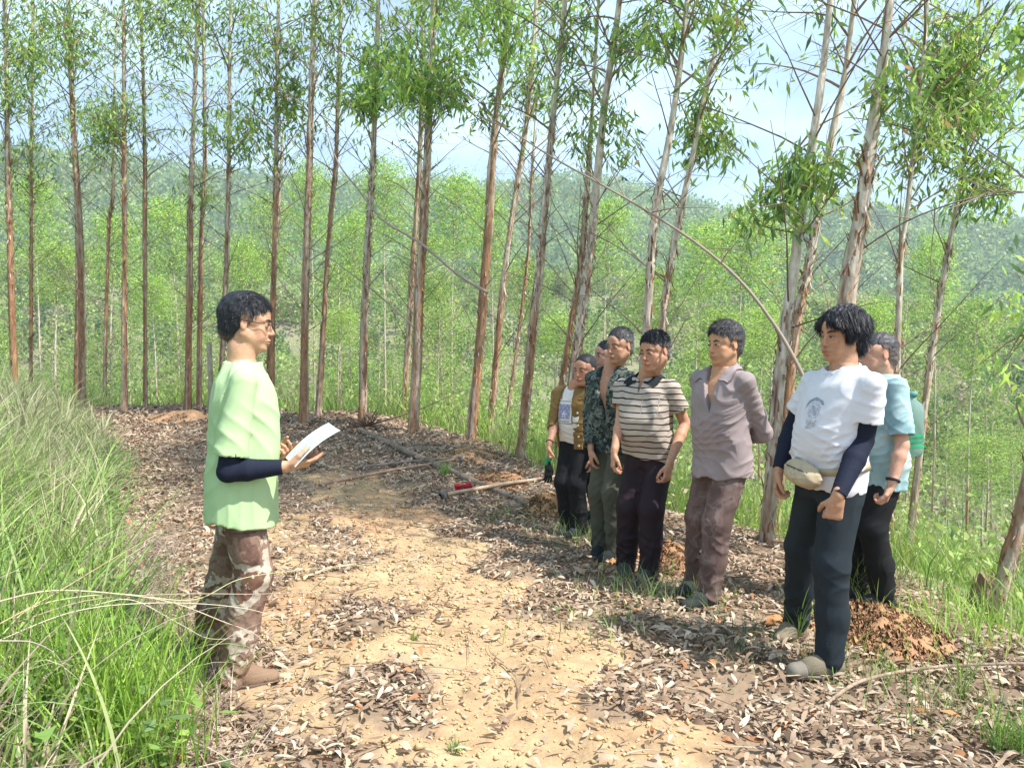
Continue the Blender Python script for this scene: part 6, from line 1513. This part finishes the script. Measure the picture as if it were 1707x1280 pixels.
def log(label, pts, r0, r1, col, name="fallen_log", cat="log"):
    P = np.array(pts); o = P[0].copy(); g = Geo(); C = curve_pts(P - o, 60); n = len(C)
    V, F = tube(C, np.linspace(r0, r1, n), 12, jitter=.10); T = np.repeat(np.linspace(0, 1, n), 12); c = np.full((len(V), 3), col, dtype=float)
    c *= (1 + .3 * snoise(V, .25, 8, 3))[:, None]; g.add(V, F, 0, np.clip(c, .02, 1)); ob = g.obj(name, [M_BARK]); ob.location = o; return tag(ob, label, cat)
log("long bark covered log lying diagonally behind the hoes", [gp(598, 722, .05), gp(650, 745, .05), gp(700, 768, .04), gp(760, 795, .04), gp(830, 826, .04), gp(884, 846, .03)], .045, .034, (.25, .20, .16))
log("curved pale branch lying across the leaves at bottom right", [gp(1300, 1278, .02), gp(1345, 1222, .03), gp(1395, 1178, .05), gp(1450, 1156, .07), gp(1560, 1143, .09), gp(1700, 1141, .10), gp(1790, 1138, .08)], .0095, .006, (.36, .28, .22), "fallen_branch", "branch")
log("thin dark stick lying on bare soil near the bottom", [gp(515, 1138, .02), gp(560, 1150, .02), gp(610, 1170, .02), gp(690, 1190, .02)], .007, .004, (.12, .09, .07), "stick", "stick")
log("pale bleached stick lying left of the track centre", [gp(505, 968, .02), gp(560, 952, .03), gp(632, 940, .02)], .010, .006, (.50, .44, .34), "stick", "stick")
log("dark twig among leaves at the bottom centre right", [gp(1240, 1225, .02), gp(1330, 1255, .02), gp(1420, 1275, .02)], .006, .004, (.14, .09, .08), "stick", "stick")
# bits of twig lying everywhere
def twigs():
    g = Geo(); x, y = scatter(2600, 2, 14, lambda x, y: (edge_d(x, y) < 0) * (bank_d(x, y) < .3) * np.clip(6 / y, 0, 1) * .8)
    for a, b, z in zip(x, y, ground_z(x, y)):
        q = rng.uniform(0, 6.28); l = rng.uniform(.08, .45); d = np.array([math.cos(q), math.sin(q), rng.uniform(-.05, .12)]); m = rng.normal(0, .03, 3)
        P = curve_pts([(a, b, z + .012), np.array([a, b, z + .02]) + d * l / 2 + m * (1, 1, .2), np.array([a, b, z + .012]) + d * l], 5); V, F = tube(P, np.linspace(.0035, .0015, 5), 4, caps=False)
        g.add(V, F, 0, np.array([(.30, .22, .17), (.16, .11, .08), (.45, .38, .31)][rng.integers(3)]))
    tag(g.obj("twig_litter", [M_TWIG]), "small dead twigs scattered through the leaf litter", "twigs", kind="stuff")
twigs()

def mound(label, px, py, rx, ry, hgt, col=(.38, .215, .12), n=900, leafy=.1):
    c = ghit(px, py); na, nr = 48, 16; g = Geo(); rg = np.random.default_rng(int(px)); V = []
    for i in range(nr + 1):
        t = i / nr
        for j in range(na):
            a = 2 * math.pi * j / na; x = c[0] + math.cos(a) * rx * t * 1.15; y = c[1] + math.sin(a) * ry * t * 1.15; V.append((x, y, 0))
    V = np.array(V); T = np.repeat(np.arange(nr + 1) / nr, na); nn = snoise(V[:, :2], rx * .7, int(px), 3)
    z = hgt * np.cos(np.clip(T, 0, 1) * math.pi / 2) ** 1.3 * (1 + .25 * nn) + .012 * snoise(V[:, :2], .09, 5, 2) * (T < .95) - .03 * (T > .97)
    V[:, 2] = ground_z(V[:, 0], V[:, 1]) + z; V = V - c; i = np.arange(nr)[:, None] * na; j = np.arange(na)[None]; j2 = (j + 1) % na
    F = np.stack([i + j, i + na + j, i + na + j2, i + j2], -1).reshape(-1, 4); C = np.array(col) * (1 + .18 * snoise(V[:, :2], .25, 9, 3))[:, None]; g.add(V, F, 0, np.clip(C, .02, 1))
    # clods
    k = n * 4; t = np.sqrt(rg.uniform(0, 1, k)); a = rg.uniform(0, 6.283, k); x = c[0] + np.cos(a) * rx * t * 1.12; y = c[1] + np.sin(a) * ry * t * 1.12
    s = rg.gamma(1.6, .0028, k) + .0025; z = ground_z(x, y) + hgt * np.cos(np.clip(t, 0, 1) * math.pi / 2) ** 1.3 + s * .3
    oc = norm(np.array([(x_, y_, z_) for x_ in (-1, 0, 1) for y_ in (-1, 0, 1) for z_ in (-1, 0, 1) if abs(x_) + abs(y_) + abs(z_) == 1], dtype=float))
    W = (np.stack([x, y, z], -1)[:, None] - c + oc[None] * s[:, None, None] * rg.uniform(.6, 1.4, (k, 6, 1))).reshape(-1, 3)
    f8 = []
    for sx in (0, 5):
        for sy in (1, 4):
            for sz in (2, 3): f8.append((sx, sy, sz))
    F3 = (np.arange(k)[:, None, None] * 6 + np.array(f8)[None]).reshape(-1, 3); g.add(W, F3, 0, np.repeat(np.array(col) * rg.uniform(.65, 1.3, (k, 1)) + rg.normal(0, .01, (k, 3)), 6, 0).clip(.02, 1))
    o = g.obj("soil_mound", [M_SOIL]); o.location = c; return tag(o, label, "soil mound", "heaps of freshly dug orange soil")
M_SOIL = material("dug_soil", attr=True, rough=.95, n_scale=25, n_amt=.3, spec=.1, bump=.5, bump_scale=60)
mound("largest heap of orange soil, right of the white t-shirt man's shoes", 1468, 1062, .32, .42, .14, n=2600)
mound("low spread of orange soil right of the log, nearer than the trunk foot", 833, 802, .36, .50, .08, n=800)
mound("rounded orange soil heap between the log's near end and the woman", 912, 848, .22, .36, .11, (.38, .22, .11), n=800)
mound("small heap of orange soil between striped shirt man and purple shirt man", 1116, 935, .22, .42, .12, n=800)
mound("brown soil heap at the foot of trunk left of man in green shirt", 305, 703, .75, .5, .18, (.36, .22, .13), n=700)
mound("soil heap at the foot of leaning trunk beyond the pole ends", 785, 765, .42, .5, .13, (.38, .24, .14), n=700)
mound("small heap of orange soil under feet of camouflage jacket man", 1030, 938, .25, .3, .05, (.48, .28, .14), n=400)

def clod():
    c = ghit(1287, 1040); f = Field((-.10, -.08, -.05), (.10, .08, .09), .006); f.ell((0, 0, .012), (.062, .045, .042)); f.ell((.03, .01, .02), (.03, .03, .03), .02); f.wrinkle(.012, .05, ((1, .3, .2), (.2, 1, .4), (.1, .2, 1)), 3); V, F = f.mesh()
    o = link(bpy.data.objects.new("soil_clod", mesh_data("soil_clod", V, F, [M_SOIL], col=np.tile((.46, .24, .11), (len(V), 1))))); o.location = c; tag(o, "lump of orange soil lying by the far shoe of man in white t-shirt", "clod")
clod()

def stump():
    c = at(1632, 1012, 4.75); zb = gz(c[0], c[1]); root = empty("tree_stump", (c[0], c[1], zb), 0, "split grey brown stump beside leaning trunk at right edge", "stump"); g = Geo(); top = 1.5 - (968 - 595) / FPX * 4.75 - zb
    n = 14; zs = np.linspace(-.1, top, n); C = np.stack([.02 * np.sin(zs * 6), 0 * zs, zs], -1); V, F = tube(C, np.linspace(.075, .055, n), 16, caps=False, jitter=.06); V = V.reshape(n, 16, 3); jag = rng.uniform(-.05, .06, 16); V[-1, :, 2] += jag; V[-2, :, 2] += jag * .5
    ctr = np.array([[0, 0, top - .05]]); V = np.vstack([V.reshape(-1, 3), ctr]); g.add(V, F, 0, (.36, .27, .19)); k = len(V) - 1; j = np.arange(16); g.add(V[[*((n - 1) * 16 + j), k]], np.stack([j, (j + 1) % 16, np.full(16, 16)], -1), 0, (.40, .32, .23)); g.obj("stump_wood", [M_BARK], root)
    G = Geo()
    for a in (0, 2.2, 4.1): 
        P = np.array([(0, 0, 0.02), (math.cos(a) * .11, math.sin(a) * .11, -.03), (math.cos(a) * .22, math.sin(a) * .22, -.12)]); V, F = tube(curve_pts(P, 8), np.linspace(.035, .012, 8), 7); G.add(V, F, 0, (.33, .25, .18))
    G.obj("roots", [M_BARK], root)
stump()
def post():
    c = at(351, 690, 13.8); zb = gz(c[0], c[1]); g = Geo(); top = at(351, 571, 13.8)[2] - zb; V, F = tube(curve_pts([(0, 0, -.1), (.01, 0, top * .5), (-.01, 0, top)], 20), .045, 10, jitter=.08); g.add(V, F, 0, (.42, .38, .31)); o = g.obj("dead_snag", [M_BARK]); o.location = (c[0], c[1], zb)
    tag(o, "short broken grey dead stem standing behind the reading man's back", "dead stem")
post()

def root_clump():
    c = ghit(612, 716); g = Geo(); rg = np.random.default_rng(3)
    for k in range(70):
        a = rg.uniform(0, 6.28); d = np.array([math.cos(a), math.sin(a) * .7, rg.uniform(.1, 1.1)]); l = rg.uniform(.15, .5); P = [np.zeros(3)]
        for q in range(5): d = norm(d + rg.normal(0, .35, 3)); P.append(P[-1] + d * l / 5)
        V, F = tube(P, np.linspace(.014, .003, 6), 4, caps=False); g.add(V, F, 0, np.array((.14, .10, .07)) * rg.uniform(.6, 1.6))
    V, F = tube(curve_pts([(-.5, .1, .03), (.1, 0, .10), (.9, .05, .35), (1.5, .1, .62)], 16), np.linspace(.02, .006, 16), 6); g.add(V, F, 0, (.16, .12, .09))
    o = g.obj("root_clump", [M_TWIG]); o.location = c; tag(o, "dark tangle of uprooted roots below trunk with dark knot", "roots")
root_clump()

def bent(label, pix, r0, r1, col, twig=10, seed=1):
    rg = np.random.default_rng(seed); P = np.array([at(*p) for p in pix]); o = P[0].copy(); g = Geo(); C = curve_pts(P - o, 60); V, F = tube(C, np.linspace(r0, r1, 60), 8, jitter=.06); g.add(V, F, 0, np.array(col)); 
    g.obj  # main stem and side twigs are one piece of wood
    for q in range(twig):
        i = rg.integers(15, 58); branch(g, C[i], rand_dirs(1, rg)[0] + (0, 0, .4), rg.uniform(.2, .8), .005, rg, .2, 5, (.25, .19, .15))
    ob = g.obj("bent_branch", [M_TWIG]); ob.location = o; return tag(ob, label, "branch")
bent("long arching broken branch curving down behind shoulder of man in white t-shirt", [(1345, 640, 4.3), (1320, 590, 4.35), (1290, 540, 4.45), (1240, 475, 4.6), (1180, 420, 4.8), (1100, 365, 5.1), (1010, 312, 5.4), (920, 262, 5.8), (850, 218, 6.1), (795, 192, 6.3)], .0125, .005, (.30, .24, .19), 8, 1)
bent("thin fallen branch slanting between trunk above the paper and central trunks", [(812, 488, 10.5), (760, 455, 10.7), (700, 405, 11), (640, 368, 11.3), (600, 320, 11.6), (562, 268, 12), (540, 200, 12.2)], .022, .010, (.34, .27, .22), 8, 2)
bent("thin branch sloping down from knotted trunk toward its right neighbour", [(690, 545, 11.6), (640, 500, 11.9), (590, 460, 12.1), (540, 425, 12.4), (480, 400, 12.6)], .014, .006, (.30, .25, .20), 6, 3)
bent("dark arching bough sweeping up past the right edge of the photo", [(1430, 420, 5.9), (1500, 375, 5.8), (1570, 345, 5.7), (1640, 328, 5.6), (1740, 318, 5.5)], .0075, .004, (.16, .13, .12), 12, 4)

def glove(name, label, o, M, col, cuff, sc=1.0, curl=.3):
    root = empty(name, o, 0, label, "glove"); M = np.array(M); f = Field((-.09, -.07, -.22), (.09, .07, .06), .0042)
    hand_sdf(f, (0, 0, -.02), (0, 0, -1), (0, 1, 0), True, curl, .12, 1.0, .4); f.wrinkle(.002, .02, ((1, 0, 1), (0, 1, 1)), 2); V, F = f.mesh(); 
    link(bpy.data.objects.new("glove_hand", mesh_data("glove_hand", (V * sc) @ M.T, F, [cloth("glove_rubber", col, rough=.6)], col=np.ones((len(V), 3)))), root)
    f = Field((-.07, -.06, -.04), (.07, .06, .075), .0042); f.cone((0, 0, -.02), (0, 0, .055), .029, .036, 0, flat=((0, 1, 0), .6)); f.wrinkle(.003, .02, ((0, 0, 1), (.3, 0, 1)), 2); f.cut((0, 0, 1), (0, 0, .05)); V, F = f.mesh()
    link(bpy.data.objects.new("cuff", mesh_data("cuff", (V * sc) @ M.T, F, [cloth("cuff_knit", cuff)], col=np.ones((len(V), 3)))), root)
w = P2.base + P2.R @ P2.wr['R']; glove("glove", "black work glove with green cuff dangling from the woman's hand", w + np.array([-.005, -.02, -.145]), rotz(.5), (.015, .016, .018), (.03, .30, .13), .92)
c = gp(776, 827, .10)
glove("glove", "red and black work glove draped over the pale hoe handle, palm down", c + np.array([.02, -.02, .01]), roty(1.35) @ rotz(.4), (.55, .03, .04), (.40, .03, .05), .95, .9)
glove("glove", "second red glove bunched under the first on the pale hoe handle", c + np.array([-.03, -.05, -.03]), rotx(.9) @ rotz(1.2), (.45, .02, .03), (.10, .03, .04), .95, 1.1)

# long arching dry grass stalks that reach over the track in front of the reading man
def stalk(label, pix, r, col, Y0, dY):
    n = len(pix); P = np.array([at(px, py, Y0 + dY * i / (n - 1)) for i, (px, py) in enumerate(pix)]); o = P[0].copy(); g = Geo(); C = curve_pts(P - o, 46)
    V, F = tube(C, np.linspace(r, r * .3, 46), 5); V = C.repeat(5, 0).tolist() and V; g.add(V, F, 0, col); ob = g.obj("grass_stalk", [M_TWIG]); ob.location = o; return tag(ob, label, "grass stalk", "long dry grass stalks arching over the track")
STK = [("pale stalk crossing the reading man's shins and drooping to the soil", [(-30, 1010), (80, 985), (200, 990), (290, 1005), (370, 1035), (430, 1060), (470, 1105)], .0035, (.56, .44, .32), 2.5, .35),
 ("highest greenish stalk, pointing right past the reading man's knee", [(0, 1060), (60, 1010), (190, 990), (320, 1000), (400, 965), (500, 950), (640, 938)], .0032, (.45, .46, .24), 2.45, .5),
 ("brown stalk ending in a hooked tip right of the reading man", [(20, 1040), (150, 1000), (300, 990), (420, 990), (520, 988), (580, 998), (590, 1050)], .0026, (.40, .30, .22), 2.5, .55),
 ("stalk drooping lowest in front of the reading man's shoe", [(-20, 1075), (120, 1020), (250, 1005), (380, 1010), (460, 1030), (520, 1080), (545, 1150)], .0024, (.55, .48, .36), 2.4, .6),
 ("thick bleached stalk curling down at the left edge", [(-40, 1070), (10, 1068), (60, 1072), (100, 1100), (125, 1165)], .0032, (.36, .30, .24), 2.0, .2),
 ("short pale stalk bending left of the reading man's ankle", [(150, 1010), (220, 1000), (300, 1040), (345, 1063), (392, 1064)], .0024, (.58, .50, .38), 2.7, .2),
 ("fine brown stalk slanting up from the bank", [(-20, 1050), (90, 990), (190, 930), (280, 880)], .0026, (.48, .34, .22), 2.4, .5)]
for a in STK: stalk(*a)
def dark_tuft(label, px, py, n, hgt, pal, spread=.16, name="grass_tuft", W=.006, seed=1, lean=.5, Y=None):
    c = ghit(px, py); rg = np.random.default_rng(seed); x = c[0] + rg.normal(0, spread, n); y = c[1] + rg.normal(0, spread * .8, n)
    col = np.array(pal)[rg.integers(0, len(pal), n)] * rg.uniform(.8, 1.2, (n, 1)); V, F, C = blades(x, y, hgt * rg.uniform(.5, 1.2, n), np.full(n, W) * rg.uniform(.6, 1.3, n), rg.uniform(0, lean, n), rg.uniform(0, 6.28, n), col, rg.uniform(.2, 1.2, n))
    g = Geo(); g.add(V - c, F, 0, C); o = g.obj(name, [M_GRASS]); o.location = c; return (tag(o, label, "grass tuft") if spread < .13 else tag(o, label, "grass tuft", kind="stuff"))
GRN = [(.20, .34, .07), (.28, .40, .09), (.15, .26, .07)]; DRK = [(.09, .17, .06), (.13, .22, .08), (.07, .13, .05)]; MIX = GRN + [(.45, .38, .26)]
for i, a in enumerate([
 ("dark green low grass patch left of the white t-shirt man's feet", 1250, 1072, 420, .09, DRK, .22), ("grass tuft in front of the woman's and camouflage man's feet", 975, 905, 200, .24, MIX, .18),
 ("thin tuft in front of striped shirt man's shoes", 1065, 990, 160, .22, MIX, .20), ("tuft over the purple shirt man's shoes", 1165, 1005, 150, .18, MIX, .16),
 ("bright sprig beside the hoe blade and log", 742, 795, 90, .24, GRN, .025), ("small tuft below the red gloves", 850, 862, 110, .12, GRN, .22),
 ("tuft with tall blade by far shoe of man in white t-shirt", 1330, 1068, 26, .34, GRN, .008), ("grass growing at front shoe of man in white t-shirt, right side", 1445, 1130, 170, .14, MIX, .16),
 ("tall upright reed stem in the leaves at right", 1602, 1165, 22, .40, GRN, .008), ("weedy tuft around the tall reed stem, reaching bottom right", 1590, 1200, 160, .20, MIX, .20),
 ("bright grass clump at the bottom right corner", 1700, 1262, 200, .22, GRN, .06), ("tall grass clump between the white t-shirt man and the teal man's leg", 1432, 1000, 110, .42, GRN, .03),
 ("tiny sprout on bare soil at bottom centre", 760, 1255, 50, .07, MIX, .012), ("small sprout left of centre on bare soil", 690, 1068, 40, .07, MIX, .012), ("sparse weeds in the shade at middle of track", 985, 1050, 90, .16, MIX, .22),
 ("bright fern like tuft left of the split stump", 1600, 1050, 420, .24, [(.30, .50, .09), (.40, .58, .12)], .30)]):
    dark_tuft(*a, seed=i + 5)
# fresh bright reeds at the front left corner, and long arching green leaves on the bank
for i, (px, py, n, h_, sp) in enumerate([(200, 1265, 260, .62, .13), (90, 1230, 240, .60, .16), (280, 1180, 120, .40, .10), (20, 1150, 260, .75, .18), (230, 1120, 130, .42, .12), (130, 1010, 260, .62, .2), (40, 900, 260, .8, .25)]):
    dark_tuft(["brightest grass clump at the bottom left, next to bare soil", "grass clump at the bottom left corner of the photo", "low grass clump beside dry leaves at lower left", "tall arching clump at left edge under the dry stalks", "small clump left of the reading man's shoe", "mid height clump below the dry stalks' roots", "tallest clump at the left edge, level with the reading man's hip"][i], px, py, n, h_, [(.26, .44, .06), (.36, .52, .09), (.20, .36, .06)] if i < 3 else MIX, sp, W=.009, seed=40 + i, lean=.45)
# white tangle of dead grass beside the reading man's legs
def dead_grass():
    g = Geo(); 
    def dn(x, y): return ((bank_d(x, y) > -.25) & (bank_d(x, y) < .55) & (y > 2.6) & (y < 6)) * .8
    x, y = scatter(16000, 2.5, 7, dn, (-100, 420)); n = len(x); col = pick([(.52, .42, .36), (.36, .27, .23), (.26, .18, .16), (.60, .52, .42)], [.3, .3, .2, .2], n)
    V, F, C = blades(x, y, rng.uniform(.12, .40, n), rng.uniform(.002, .005, n), rng.uniform(.5, 1.4, n), rng.uniform(0, 6.28, n), col, rng.uniform(.2, 1.2, n)); g.add(V, F, 0, C)
    tag(g.obj("dead_grass", [M_GRASS]), "tangle of dead pinkish straw along the foot of the bank", "dead grass", kind="stuff")
dead_grass()
